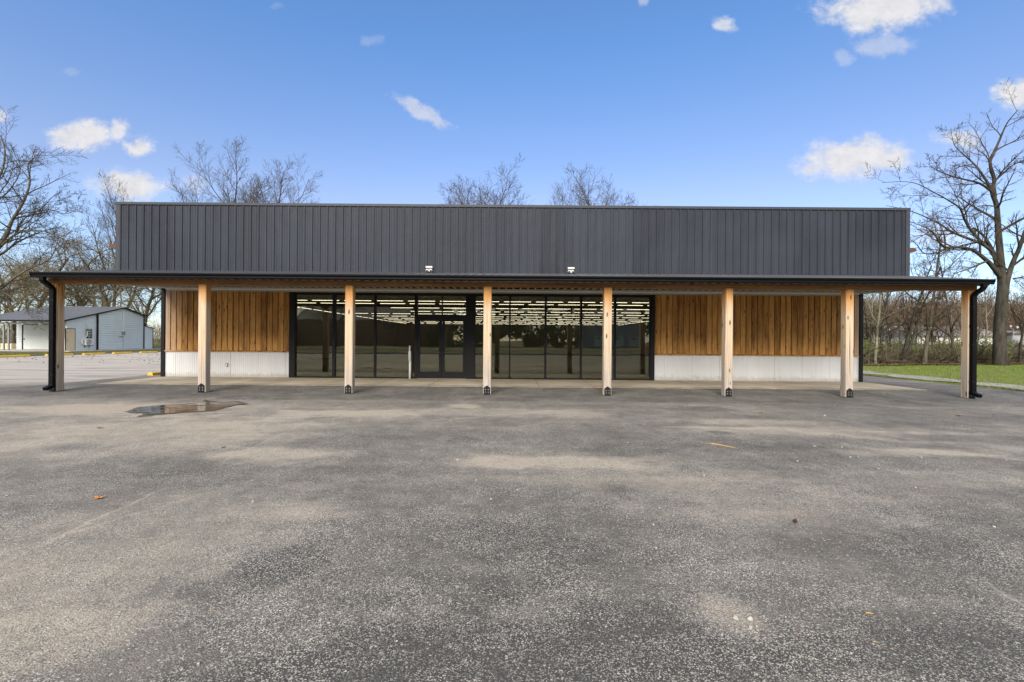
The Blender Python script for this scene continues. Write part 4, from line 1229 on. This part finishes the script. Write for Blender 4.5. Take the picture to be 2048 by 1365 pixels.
limbs_tree('bare_maple', 'large bare tree with thick forked trunk at the lawn edge right of the porch', (b.x, YT, 0), [
    ([(2002, 738), (2000.5, 722), (1999.5, 700), (1999.5, 660), (2003, 610), (2006, 570), (2005, 552)], .56, .36, 0, None),
    (c6([(1190, 905), (1180, 800), (1170, 680), (1165, 600), (1160, 540), (1140, 480), (1150, 420), (1130, 340), (1165, 260), (1190, 200), (1215, 150), (1262, 95)]), .30, .03, .8, 1),
    (c6([(1200, 960), (1210, 900), (1235, 820), (1270, 740), (1300, 650), (1345, 560), (1370, 440), (1360, 330)]), .27, .03, -1.2, 1),
    (c6([(1185, 890), (1140, 830), (1110, 800), (1050, 755), (980, 742), (925, 742), (890, 718), (870, 680), (830, 650), (755, 622)]), .22, .02, -2.0, 1),
    (c6([(925, 742), (880, 768), (820, 770), (790, 735), (755, 703)]), .08, .018, -1.0, 2),
    (c6([(1165, 860), (1150, 780), (1100, 730), (1000, 690), (950, 670), (880, 625), (760, 572), (640, 545)]), .19, .018, 1.5, 1),
    (c6([(1100, 730), (1040, 660), (1010, 610), (990, 560), (950, 530), (860, 480), (760, 435), (622, 437)]), .13, .015, -1.6, 1),
    (c6([(1185, 860), (1150, 770), (1110, 700), (1060, 655), (1030, 650), (1010, 560), (960, 490)]), .15, .02, 2.2, 1),
    (c6([(1140, 480), (1080, 440), (1000, 420), (930, 400), (870, 372), (840, 350)]), .11, .014, -1.5, 1),
    (c6([(1140, 470), (1080, 380), (1040, 335), (1000, 300), (960, 255), (945, 180)]), .11, .014, 1.6, 1),
    (c6([(1150, 430), (1185, 400), (1230, 360), (1290, 330), (1340, 300)]), .09, .014, -1.2, 1),
    (c6([(1160, 550), (1110, 545), (1060, 555), (1020, 600)]), .07, .012, 1.3, 2),
    (c6([(1240, 890), (1290, 880), (1360, 860), (1420, 820)]), .07, .012, .8, 2),
], 77, BIG, 'bark_dark', 'twig_dark', YT)
YT2 = 36.0
LB = dict(BIG, n=(8, 14, 9, 7, 4), ratio=.40, rmin=.010)
limbs_tree('bare_maple', 'large bare tree leaning in from the left picture edge with arching limbs', tuple(gnd(-95, 718)), [
    ([(-95, 718), (-92, 690), (-88, 640), (-80, 600), (-70, 570)], .55, .40, 0, None),
    ([(-70, 575), (-40, 545), (-10, 505), (12, 472), (25, 440), (48, 402), (60, 362), (56, 330), (78, 308)], .30, .03, -1, 1),
    ([(-15, 512), (5, 490), (30, 470), (55, 462), (95, 464), (130, 483), (160, 485)], .15, .02, -2, 1),
    ([(0, 487), (20, 450), (35, 430), (60, 425), (100, 420), (135, 428), (160, 410)], .11, .015, 2, 1),
    ([(-75, 600), (-40, 590), (0, 578), (30, 555), (60, 537), (95, 522), (110, 500), (118, 470)], .20, .02, 1.5, 1),
    ([(-75, 560), (-60, 500), (-40, 440), (-15, 380), (5, 340), (10, 300), (0, 270)], .26, .03, 1, 1),
    ([(-40, 440), (-15, 410), (15, 385), (40, 345), (35, 310)], .12, .02, -1.5, 1),
    ([(-70, 590), (-30, 575), (5, 583), (30, 600), (60, 610), (85, 622)], .13, .015, -1.5, 1),
    ([(30, 470), (45, 440), (80, 420), (110, 390), (125, 392)], .09, .015, 1.2, 1),
], 78, LB, 'bark', 'twig', YT2)

# trees of the wood on the right
WD = dict(n=(11, 7, 6, 5, 3), ang=(46, 48, 48, 46), up=.07, ratio=.40, t0=.24, jit=.2, rmin=.0075)
p_w1 = tree_proto('woodland_tree', 41, 11, .13, WD, 'bark_dark', 'twig_red')
p_w2 = tree_proto('woodland_tree', 42, 11, .12, {**WD, 'ang': (55, 50, 46, 46)}, 'bark', 'twig_red')
p_w3 = tree_proto('woodland_tree', 43, 9, .09, WD, 'bark_pale', 'twig_buff')
p_w4 = tree_proto('woodland_tree', 44, 10, .10, {**WD, 'jit': .26}, 'bark_dark', 'twig_dark', 2)
G3 = 'thin bare trees of the wood right of the store'
def wx_at(px, y): return (px - 1024) * y / F
for (px, y, h_, ro, pr, lab) in (
        (1751, 28.0, 7.2, .5, p_w3, 'slender pale barked tree at the wood edge nearest the store corner'),
        (1763, 28.8, 8.5, 2.0, p_w1, 'dark thin tree right beside the pale barked one at the store corner'),
        (1803, 28.6, 7.8, 3.3, p_w4, 'twin stemmed dark tree midway between store corner and porch end post'),
        (1848, 28.4, 10.2, 1.0, p_w2, 'thickest wood edge tree seen between store corner and porch end post'),
        (1905, 30, 8.2, 4.4, p_w1, 'thin dark tree just left of the porch end post'),
        (1965, 31, 7.0, 5.2, p_w3, 'crooked pale thin tree between downspout and the large trunk'),
        (2040, 31, 7.4, 2.8, p_w4, 'thin tree at the right picture edge behind the large trunk')):
    plant(pr, wx_at(px, y), y, h_, ro, lab, G3)
rg = random.Random(55)
G4 = 'crowded bare trees deeper in the wood on the right'
for i in range(34):
    y = rg.uniform(31, 42) if i < 20 else rg.uniform(54, 66)
    px = rg.uniform(1715, 2075); z = .05
    plant(rg.choice([p_w1, p_w2, p_w4, p_w1, p_w3]), wx_at(px, y), y, rg.uniform(4.6, 7.2) * (1 if y < 45 else 1.45), rg.uniform(0, 6.28),
          'thin bare tree among others in the thick of the wood on the right', G4, z)

# undergrowth, brush and far wood: nobody could count these
def tangle(name, mat, n, place, L0, L1, r, seed, label, cat='undergrowth', jit=.5, up=.25, seg=3):
    rg = random.Random(seed); mb = MB()
    for _ in range(n):
        p, h = place(rg)
        d = (rvec(rg) * .8 + Vector((0, 0, up * 2))).normalized()
        pts, _d = path(Vector(p), d, rg.uniform(L0, L1) * h, seg, rg, jit, up * .3)
        mb.tube(pts, [r * (1 - .6 * i / seg) for i in range(seg + 1)], 3, cap=False)
    return tag(mb.build(name, mat), label, cat, None, 'stuff')
def brush_place(rg):
    y = 27.6 + abs(rg.gauss(0, 5)); y = min(y, 43)
    x = wx_at(rg.uniform(1700, 2090), y)
    y = max(y, wood_line(x) + .8)
    return (x, y, rg.uniform(0, 1.0) ** 1.6 * .6), 1
tangle('brush', 'twig_dark', 3600, brush_place, .45, 1.4, .010, 61, 'tangled dark brush along the wood edge right of the store')
tangle('brush', 'twig_buff', 2000, brush_place, .45, 1.6, .009, 62, 'pale dry stems mixed into the brush right of the store')
def log_place(rg):
    x = rg.uniform(19, 36); y = wood_line(x) + rg.uniform(.5, 2.0)
    return (x, y, rg.uniform(.05, .5)), 1
tangle('fallen_branches', 'bark', 160, log_place, .8, 2.2, .035, 63, 'fallen branches piled at the foot of the wood', 'branches', .18, .0)
def far_right(rg):
    y = rg.uniform(86, 112); x = rg.uniform(y * .66, y * 1.2)
    return (x, y, rg.uniform(0, 1) ** .8 * 9.0), 1
tangle('distant_wood', 'twig_red', 15000, far_right, 1.6, 4.6, .034, 64, 'reddish haze of bare trees beyond the railway', 'wood', .35, .3)
def far_left(rg):
    y = rg.uniform(75, 110); x = -rg.uniform(y * .35, y * 1.3)
    return (x, y, rg.uniform(0, 2.6)), 1
tangle('distant_wood', 'twig_buff', 5500, far_left, 1.2, 3.4, .03, 65, 'low brown bare wood on the horizon behind the shed', 'wood', .35, .3)
def leaves(name, mat, n, place, s0, s1, seed, label, cat):
    rg = random.Random(seed); mb = MB()
    for _ in range(n):
        p = Vector(place(rg)); a = rvec(rg); c = a.orthogonal().normalized(); s = rg.uniform(s0, s1)
        mb.quad(p - a*s, p + c*s*.5, p + a*s, p - c*s*.5)
    return tag(mb.build(name, mat), label, cat, None, 'stuff')
CL = []
rg = random.Random(70)
for _ in range(46):
    y = 28.2 + abs(rg.gauss(0, 4)); x = wx_at(rg.uniform(1710, 2080), y)
    CL.append((x, max(y, wood_line(x) + 1.2), rg.uniform(.3, 1.5), rg.uniform(.5, 1.1)))
def clump(rg):
    x, y, z, r = rg.choice(CL); v = rvec(rg) * r * rg.random() ** .5
    return (x + v.x, y + v.y, max(.06, z + v.z * .8))
leaves('brush_leaves', 'leaf_olive', 15000, clump, .03, .075, 71, 'olive green early leaves scattered through the brush', 'undergrowth')
leaves('brush_leaves', 'leaf_green', 9000, clump, .025, .055, 72, 'dark evergreen honeysuckle leaves low in the brush', 'undergrowth')
def litter_place(rg):
    x = rg.uniform(17, 40); return (x, wood_line(x) + abs(rg.gauss(.1, .6)), .1)
leaves('leaf_litter', 'leaf_dead', 5000, litter_place, .03, .06, 73, 'dead brown leaves along the wood edge', 'fallen leaves')
def lot_litter(rg):
    return (rg.uniform(-32.5, -15), 22 + rg.random()**.7 * 22, .012)
leaves('fallen_leaves', 'leaf_dead', 420, lot_litter, .03, .07, 74, 'scattered dark dead leaves on the old parking lot by the shed', 'fallen leaves')

# beyond the railway
M['house_white'] = plain('house_white', (.70, .70, .68), .6, var=.05)
M['house_gray'] = plain('house_gray', (.32, .33, .35), .6, var=.08)
M['roof_shingle'] = plain('roof_shingle', (.20, .19, .19), .9, var=.15, scale=3)
M['brick'] = plain('brick_red', (.24, .12, .08), .85, var=.2, scale=4)
def house(name, label, cat, x0, x1, y0, y1, zw, zr, wall, facing, wins=(), roof='roof_shingle', z0=0.0, doors=()):
    t = thing(name, label, cat, ((x0+x1)/2, (y0+y1)/2, z0))
    MB().box(x0, x1, y0, y1, z0 - .1, zw).build('wall', wall, t)
    ym_ = (y0 + y1)/2
    MB().prism([(y0 - .5, zw - .05), (ym_, zr), (y1 + .5, zw - .05), (y1 + .5, zw - .2), (y0 - .5, zw - .2)], 'x', x0 - .5, x1 + .5).build('roof', roof, t)
    yf = y0 if facing < 0 else y1; s = -1 if facing < 0 else 1
    for (a, w_, za, zb) in wins:
        lo, hi = sorted((yf, yf + s * .03)); f = MB().box(a - .08, a + w_ + .08, lo, hi, za - .08, zb + .08).build('window', 'white_metal', t)
        lo, hi = sorted((yf + s * .032, yf + s * .05)); MB().box(a, a + w_/2 - .03, lo, hi, za, zb).build('pane', 'dark_glass', f)
        MB().box(a + w_/2 + .03, a + w_, lo, hi, za, zb).build('pane', 'dark_glass', f)
    for (a, w_, za, zb) in doors:
        lo, hi = sorted((yf, yf + s * .04)); g = MB().box(a, a + w_, lo, hi, za, zb).build('garage_door', 'house_white', t)
        lo, hi = sorted((yf + s*.041, yf + s*.05)); MB().box(a + w_*.2, a + w_*.5, lo, hi, zb - .7, zb - .3).build('pane', 'dark_glass', g)
    return t
house('bungalow', 'low white house with gray roof glimpsed through the wood beyond the railway', 'house', 66.5, 80, 75, 83, 2.75, 4.3, 'house_white', -1, [(68.5, 1.4, 1.5, 2.5), (74, 1.6, 1.5, 2.5)])
house('trailer_home', 'gray flat sided trailer home at the right picture edge beyond the railway', 'house', 83.6, 97, 76, 80, 3.3, 3.6, 'house_gray', -1, [(86, 1.2, 1.7, 2.8)])
for k, (pts, lab) in enumerate((([(1770, 653.5), (1777, 659.5)], 'pair of round white signal discs seen through the wood near the store corner'), ([(2022.5, 653.5), (2035.5, 655.5)], 'pair of round white signal discs right of the large trunk'))):
    cs = [at(a, c, 44.8) for a, c in pts]; cx = (cs[0].x + cs[1].x)/2; cz = min(c.z for c in cs)
    t = thing('railway_signal', lab, 'signal', (cx, 44.9, .6), 'railway signals beyond the brush')
    MB().tube([Vector((cx, 44.9, .4)), Vector((cx, 44.9, cz - .1))], .03, 8).build('mast', 'steel_gray', t)
    MB().tube([Vector((cs[0].x, 44.88, cs[0].z - .12)), Vector((cx, 44.9, cz - .16)), Vector((cs[1].x, 44.88, cs[1].z - .12))], .018, 6).build('cross_arm', 'steel_gray', t)
    for c in cs:
        MB().tube([Vector((c.x, 44.8, c.z)), Vector((c.x, 44.84, c.z))], .125, 14).build('signal_disc', 'house_white', t)
MB_ = MB().box(86.2 - 3.0, 86.9 - 3.0, 73.6, 74.3, .0, 3.2)
tag(MB_.build('utility_cabinet', 'house_white'), 'white utility cabinet beyond the rails right of the large trunk', 'cabinet')

# ================================================================== ACROSS THE ROAD (mirrored in the shop glass)
house('brick_house', 'dark brick house across the road, mirrored in the glass left of the door', 'house', -46, -14, -78, -66, 5.4, 8.6, 'brick', 1, [(-27.5, 2.6, 3.2, 4.8), (-40, 2.2, 3.2, 4.8)], z0=0)
house('garage_house', 'pale two storey house with garage doors across the road, mirrored in the right glass', 'house', 15, 28, -78, -66, 6.3, 8.4, 'house_gray', 1, [(20.5, 1.6, 4.0, 5.3)], z0=0, doors=((17.5, 2.6, .1, 2.3), (21.2, 2.6, .1, 2.3), (25, 2.6, .1, 2.3)))
M['hedge'] = leafmat('hedge_leaf', (.03, .042, .016), (.10, .13, .045))
def hedge(name, label, x0, x1, y, h_, n, seed):
    rg = random.Random(seed)
    L = [(rg.uniform(x0, x1), y + rg.uniform(-2, 2), rg.uniform(1, h_ - 1.2), rg.uniform(1.2, 2.0)) for _ in range(int((x1-x0)*1.3))]
    def pl(rg_):
        x, y_, z, r = rg_.choice(L); v = rvec(rg_) * r; return (x + v.x, y_ + v.y, max(.1, z + v.z))
    return leaves(name, 'hedge', n, pl, .25, .5, seed + 1, label, 'hedge')
hedge('evergreen_hedge', 'dense dark evergreen screen across the road', -16, 14, -62, 6.6, 9000, 80)
hedge('evergreen_hedge', 'dark evergreen screen across the road, far right in the glass', 28, 75, -64, 6.5, 8000, 82)
hedge('evergreen_hedge', 'dark evergreen screen across the road, far left in the glass', -90, -46, -64, 8, 8000, 84)
G5 = 'bare trees across the road'
for (x, y, h_, ro, pr, lab) in ((-32, -52, 16, 1, p_oak1, 'spreading bare oak across the road before the brick house'), (-12, -58, 17, 2, p_oak2, 'bare oak across the road between brick house and hedge'),
        (6, -66, 15, 3, p_oak1, 'bare oak across the road behind the hedge'), (13, -60, 15, 5, p_oak2, 'bare oak across the road beside the garage house'), (36, -58, 17, .4, p_oak1, 'bare oak across the road right of the garage house')):
    plant(pr, x, y, h_, ro, lab, G5)
M['cone_orange'] = plain('delineator_orange', (.55, .10, .02), .5)
M['bollard_green'] = plain('bollard_green', (.16, .42, .05), .5)
for (x, y, mat, lab, nm) in ((12.6, -11.4, 'cone_orange', 'orange delineator post on the kerb, mirrored in the right glass', 'delineator_post'), (14.8, -11.4, 'cone_orange', 'orange delineator post farther along the kerb', 'delineator_post'),
                             (-21.5, -11.4, 'bollard_green', 'green bollard on the kerb mirrored at the left glass', 'bollard'), (-20.6, -11.4, 'bollard_green', 'second green bollard on the kerb nearer the middle', 'bollard')):
    t = thing(nm, lab, 'post', (x, y, .15))
    MB().tube([Vector((x, y, .15)), Vector((x, y, 1.25)), Vector((x, y, 1.3))], [.08, .07, .03], 10).build('post_body', mat, t, True)
    MB().tube([Vector((x, y, .95)), Vector((x, y, 1.05))], .085, 10).build('reflective_band', 'pvc', t)

# ================================================================== SMALL THINGS ON THE LOT
def c5(l): return [(1024 + x/2, 1000 + y/2) for x, y in l]
def c4(l): return [(x/2, 1000 + y/2) for x, y in l]
def c2(l): return [(700 + x/2.926, 760 + y/2.926) for x, y in l]
def c3(l): return [(1348 + x/2.926, 760 + y/2.926) for x, y in l]
peb = c5([(577, 194), (727, 211), (978, 508), (1007, 467), (1094, 470), (268, 457), (1291, 637), (1357, 615), (1566, 650), (565, 100), (590, 35), (1929, 110), (1797, 428), (1688, 455), (132, 247), (209, 160)]) + \
    c4([(1750, 385), (1568, 434), (888, 597), (1588, 567), (793, 657), (1073, 428), (480, 450), (304, 64), (1012, 8)]) + \
    c2([(533, 209), (587, 241), (1840, 296), (1625, 369), (1423, 510), (825, 700), (738, 590), (980, 647), (1812, 752), (1776, 850), (628, 470), (790, 485), (420, 413)]) + \
    c3([(822, 391), (983, 396), (1080, 456), (1033, 455), (1448, 457), (177, 562), (722, 478), (720, 653), (1413, 633), (883, 211), (1686, 273), (1197, 522), (1945, 473), (1553, 743), (1870, 862)]) + \
    [(x / 2.926, 760 + y / 2.926) for x, y in ((809, 386), (678, 352), (1480, 716), (2015, 512), (40, 680))]
rg = random.Random(90)
shapes = []
for k in range(5):
    mb = MB(); mb.blob((0, 0, 0), 1.0, 300 + k, .35, (6, 4), (1, .75, .55)); o = mb.build('pebble', 'pebble'); shapes.append(o.data)
    bpy.data.objects.remove(o)
def small(name, mesh, px, py, s, label, cat, group, z=.4):
    g = gnd(px, py); o = bpy.data.objects.new(name, mesh); C.objects.link(o)
    o.location = (g.x, g.y, zground(g.x, g.y) + s * z); o.scale = (s, s, s); o.rotation_euler = (0, 0, rg.uniform(0, 6.28))
    return tag(o, label, cat, group)
for (px, py) in peb:
    Y = gnd(px, py).y
    small('pebble', rg.choice(shapes), px, py, rg.uniform(.0022, .0036) * Y ** .75 * (1.15), 'small pale stone chip lying loose on the asphalt', 'pebble', 'pale stone chips on the asphalt')
for (px, py, s, lab) in ((1471, 1239, .017, 'larger gray stone chip on the sandy patch at lower right, left of its neighbour'), (1499.5, 1241, .018, 'pale speckled stone chip on the sandy patch at lower right'), (1500.5, 1257.5, .012, 'white stone chip just below the speckled one at lower right')):
    small('pebble', shapes[int(px) % 5], px, py, s, lab, 'pebble', None)
mb = MB(); mb.blob((0, 0, 0), 1.0, 401, .4, (6, 4), (1, .6, .3)); o = mb.build('wood_chip', 'pebble_tan'); chip = o.data; bpy.data.objects.remove(o)
for (px, py) in c5([(885, 446), (1139, 557), (1450, 568), (1520, 598), (1110, 48), (1135, 50), (1161, 50), (1175, 62), (1207, 68), (1283, 131), (915, 338)]) + c4([(843, 438), (652, 109), (264, 380)]):
    Y = gnd(px, py).y
    small('wood_chip', chip, px, py, .0034 * Y ** .75, 'small orange brown bark chip lying loose on the asphalt', 'bark chip', 'orange bark chips on the asphalt', .3)
def leaf_mesh(seed, s, mt='leaf_tan'):
    rg_ = random.Random(seed); mb = MB(); pts = []
    for k in range(10):
        a = 2*PI*k/10; r = s * (1 if k % 2 == 0 else .55) * rg_.uniform(.75, 1.1); pts.append((r*math.cos(a)*1.25, r*math.sin(a), s * (.12 + .35 * rg_.random())))
    b0 = len(mb.v); mb.v.append((0, 0, .05*s)); mb.v += pts
    for k in range(10): mb.f.append((b0, b0+1+k, b0+1+(k+1) % 10))
    o = mb.build('dry_leaf', mt); o.modifiers.new('Solidify', 'SOLIDIFY').thickness = .002
    return o
for (px, py, s, lab) in ((198, 998, .05, 'curled orange leaf lying alone on the asphalt at left'), (200, 857, .06, 'flat brown leaf on the sandy asphalt below the puddle'), (447, 896, .04, 'small tan leaf on the asphalt left of the middle'),
                         (1197, 781, .10, 'yellow orange leaf scrap by the foot of the fifth porch post'), (1918, 832, .085, 'tan leaf in front of the right porch end post'), (1520, 826, .06, 'brown leaf before the sixth porch post'), (1243, 856, .04, 'tan leaf scrap on the asphalt right of the middle')):
    g = gnd(px, py); o = leaf_mesh(int(px), s * .85, 'leaf_orange' if px in (198, 1197) else 'leaf_tan'); o.location = (g.x, g.y, zground(g.x, g.y) + .004); o.rotation_euler = (0, 0, px)
    tag(o, lab, 'leaf', 'dry leaves on the asphalt')
g0, g1 = gnd(1419, 889.5), gnd(1478, 898.5); mid = (g0 + g1)/2; d = (g1 - g0); L = d.length; d.normalize(); nn = Vector((-d.y, d.x, 0))
mb = MB(); b0 = 0
mb.tube([g0 + Vector((0, 0, .012)), g0.lerp(g1, .3) + nn*.008 + Vector((0, 0, .013)), g0.lerp(g1, .7) - nn*.006 + Vector((0, 0, .011)), g1 + Vector((0, 0, .006))], [.013, .014, .010, .003], 5)
tag(mb.build('wood_splinter', 'stick', org=mid), 'long tan wood splinter lying on the dark asphalt right of the middle', 'stick')
g0, g1 = gnd(1731, 1228.5), gnd(1746, 1230)
mb = MB(); mb.tube([g0 + Vector((0, 0, .005)), g0.lerp(g1, .5) + Vector((0, .004, .006)), g1 + Vector((0, 0, .005))], [.0035, .004, .003], 5)
tag(mb.build('twig', 'pebble_tan', org=g0), 'short reddish twig on the asphalt at lower right', 'twig')
g = gnd(1590.5, 1047)
mb = MB(); rgb = random.Random(5); mb.blob((0, 0, .017), .0135, 3, .1, (8, 6))
for k in range(60):
    v = rvec(rgb); mb.tube([Vector((0, 0, .017)) + v*.011, Vector((0, 0, .017)) + v*.0195], [.0028, .0006], 3)
mb.v = [(x + g.x, y + g.y, max(.001, z) + .002) for x, y, z in mb.v]
tag(mb.build('gum_ball', 'gumball', org=g), 'spiky dark brown seed ball on the asphalt at right', 'seed ball')
# ================================================================== SKY, SUN, CAMERA
sun_dir = Vector((-.22, -1.0, .0)).normalized(); EL = R(34)
sd = Vector((sun_dir.x * math.cos(EL), sun_dir.y * math.cos(EL), math.sin(EL)))
world = bpy.data.worlds.new('World'); bpy.context.scene.world = world; world.use_nodes = True
nt = world.node_tree; nt.nodes.clear()
wo = nt.nodes.new('ShaderNodeOutputWorld')
sky = nt.nodes.new('ShaderNodeTexSky'); sky.sky_type = 'NISHITA'; sky.sun_disc = False
sky.sun_elevation = EL; sky.sun_rotation = math.atan2(sd.x, sd.y); sky.air_density = 1.0; sky.dust_density = .6; sky.ozone_density = 2.0; sky.altitude = 0
tc = nt.nodes.new('ShaderNodeTexCoord'); dirv = tc.outputs['Generated']
sx = N(nt, 'ShaderNodeSeparateXYZ', {'Vector': dirv})
yy = MA(nt, 'MAXIMUM', sx.outputs['Y'], .02)
px_ = MA(nt, 'DIVIDE', sx.outputs['X'], yy); pz_ = MA(nt, 'DIVIDE', sx.outputs['Z'], yy)
cv = N(nt, 'ShaderNodeCombineXYZ', {'X': px_, 'Y': pz_})
P0 = cv.outputs[0]
wn = N(nt, 'ShaderNodeTexNoise', {'Vector': P0, 'Scale': 13.0, 'Detail': 5, 'Roughness': .62})
wv = ADDV(nt, wn.outputs['Color'], (-.5, -.5, -.5))
P = ADDV(nt, P0, SCALEV(nt, wv, (.085, .05, 0)))
n1 = NOISE(nt, SCALEV(nt, P0, (1, 1.35, 1)), 26, 9, .66)
n2 = NOISE(nt, SCALEV(nt, P0, (1, 1.6, 1)), 9, 4, .5)
pert = MA(nt, 'ADD', MA(nt, 'MULTIPLY', MA(nt, 'SUBTRACT', n1, .5), 2.3), MA(nt, 'MULTIPLY', MA(nt, 'SUBTRACT', n2, .5), 1.4))
CLOUDS = [  # px, py, half width, half height, tilt deg, density
    (165, 272, 66, 26, -3, 1.0), (236, 262, 22, 24, 25, .9), (140, 288, 34, 16, -20, .9), (277, 293, 29, 17, -5, 1.0), (258, 370, 62, 34, 5, 1.0),
    (845, 225, 64, 16, 28, .6), (880, 242, 18, 13, 40, .6), (1705, 318, 96, 38, -3, 1.05), (1770, 322, 46, 30, 0, 1.0), (1632, 330, 40, 16, -12, .8),
    (1770, 8, 128, 46, -6, 1.05), (1720, 30, 50, 34, 20, 1.0), (1768, 90, 56, 22, -5, .42), (1447, 48, 22, 17, 0, .75), (2040, 190, 50, 32, -10, 1.0), (1915, 280, 52, 22, 8, .85), (3, 234, 18, 12, 0, .7),
    (748, 80, 18, 11, 0, .18), (136, 144, 20, 9, 0, .14), (390, 372, 36, 18, 0, .35), (1284, 4, 10, 12, 0, .4), (1690, 112, 22, 16, 0, .3), (1880, 472, 60, 20, 0, .35), (548, 15, 16, 8, 0, .12), (1402, 405, 40, 8, 0, .0)]
tot = None
for (px, py, rx, ry, tilt, am) in CLOUDS:
    if am <= 0: continue
    u, v = uv(px, py); t = R(tilt)
    d = ADDV(nt, P, (-u / F, v / F, 0))
    mp = N(nt, 'ShaderNodeVectorRotate', {'Vector': d, 'Angle': t}, rotation_type='Z_AXIS')
    d = SCALEV(nt, mp.outputs[0], (F / rx / .96, F / ry / .96, 0))
    l = nt.nodes.new('ShaderNodeVectorMath'); l.operation = 'LENGTH'; nt.links.new(d, l.inputs[0])
    k = MA(nt, 'ADD', l.outputs['Value'], MA(nt, 'MULTIPLY', pert, -.62))
    k = RNG(nt, k, .45, 1.38, am, 0, True)
    tot = k if tot is None else MA(nt, 'MAXIMUM', tot, k)
tot = MA(nt, 'MULTIPLY', tot, RNG(nt, sx.outputs['Y'], .03, .1), clamp=True)
SKYGAIN = (1.0, 1.0, 1.0)
hs = N(nt, 'ShaderNodeHueSaturation', {'Color': sky.outputs[0], 'Saturation': 1.0, 'Value': 1.0})
zt_ = sx.outputs['Z']
tint = MIX(nt, RNG(nt, zt_, .06, .28), (.80, .87, 1.02), (.90, .80, .86))
tint = MIX(nt, RNG(nt, zt_, .28, .54), tint, (.64, .85, 1.06))
skyc = MIX(nt, 1.0, hs.outputs[0], tint, 'MULTIPLY')
# unseen broken white cloud, added overhead and behind the camera for neutral fill
dn = NOISE(nt, SCALEV(nt, dirv, (1, 1, 1.5)), 2.6, 6, .6)
fill_cloud = MA(nt, 'MAXIMUM', RNG(nt, sx.outputs['Z'], .64, .80, 0, 1, True), RNG(nt, sx.outputs['Y'], .38, .05, 0, 1, True))
fill_cloud = MA(nt, 'MULTIPLY', fill_cloud, RNG(nt, dn, .34, .54, 0, 1, True))
dsh = RNG(nt, dn, .4, .75, 4.5, 5.6)
skyc = MIX(nt, MA(nt, 'MULTIPLY', fill_cloud, .95), skyc, N(nt, 'ShaderNodeCombineColor', {'Red': dsh, 'Green': dsh, 'Blue': MA(nt, 'MULTIPLY', dsh, 1.01)}).outputs[0])
shade = RNG(nt, n1, .35, .65, .86, 1.0)
cc = N(nt, 'ShaderNodeCombineColor', {'Red': MA(nt, 'MULTIPLY', shade, 3.75), 'Green': MA(nt, 'MULTIPLY', shade, 3.72), 'Blue': MA(nt, 'MULTIPLY', shade, 3.8)})
col = MIX(nt, MA(nt, 'MULTIPLY', tot, .96), skyc, cc.outputs[0])
bg = N(nt, 'ShaderNodeBackground', {'Color': col, 'Strength': .1125})
nt.links.new(bg.outputs[0], wo.inputs[0])
ld = bpy.data.lights.new('sun', 'SUN'); ld.energy = 2.7; ld.angle = R(36); ld.color = (1, .91, .80)
lo = bpy.data.objects.new('sun', ld); C.objects.link(lo); lo.rotation_euler = sd.to_track_quat('Z', 'Y').to_euler(); lo.location = (-20, -40, 40)

cd = bpy.data.cameras.new('camera'); cam = bpy.data.objects.new('camera', cd); C.objects.link(cam)
cd.sensor_width = 36; cd.lens = 36 * F / 2048; cd.clip_end = 2000; cd.shift_y = -2.5 / 2048
cam.matrix_world = Matrix.Translation((0, 0, H)) @ Matrix.Rotation(PI/2, 4, 'X') @ Matrix.Rotation(ROLL, 4, 'Z')
sc = bpy.context.scene; sc.camera = cam
sc.render.engine = 'CYCLES'
sc.view_settings.view_transform = 'Standard'; sc.view_settings.look = 'None'; sc.view_settings.exposure = 1.05; sc.view_settings.gamma = 1.0
sc.cycles.use_denoising = True
sc.cycles.max_bounces = 10; sc.cycles.transparent_max_bounces = 16
sc.cycles.sample_clamp_indirect = 4.0
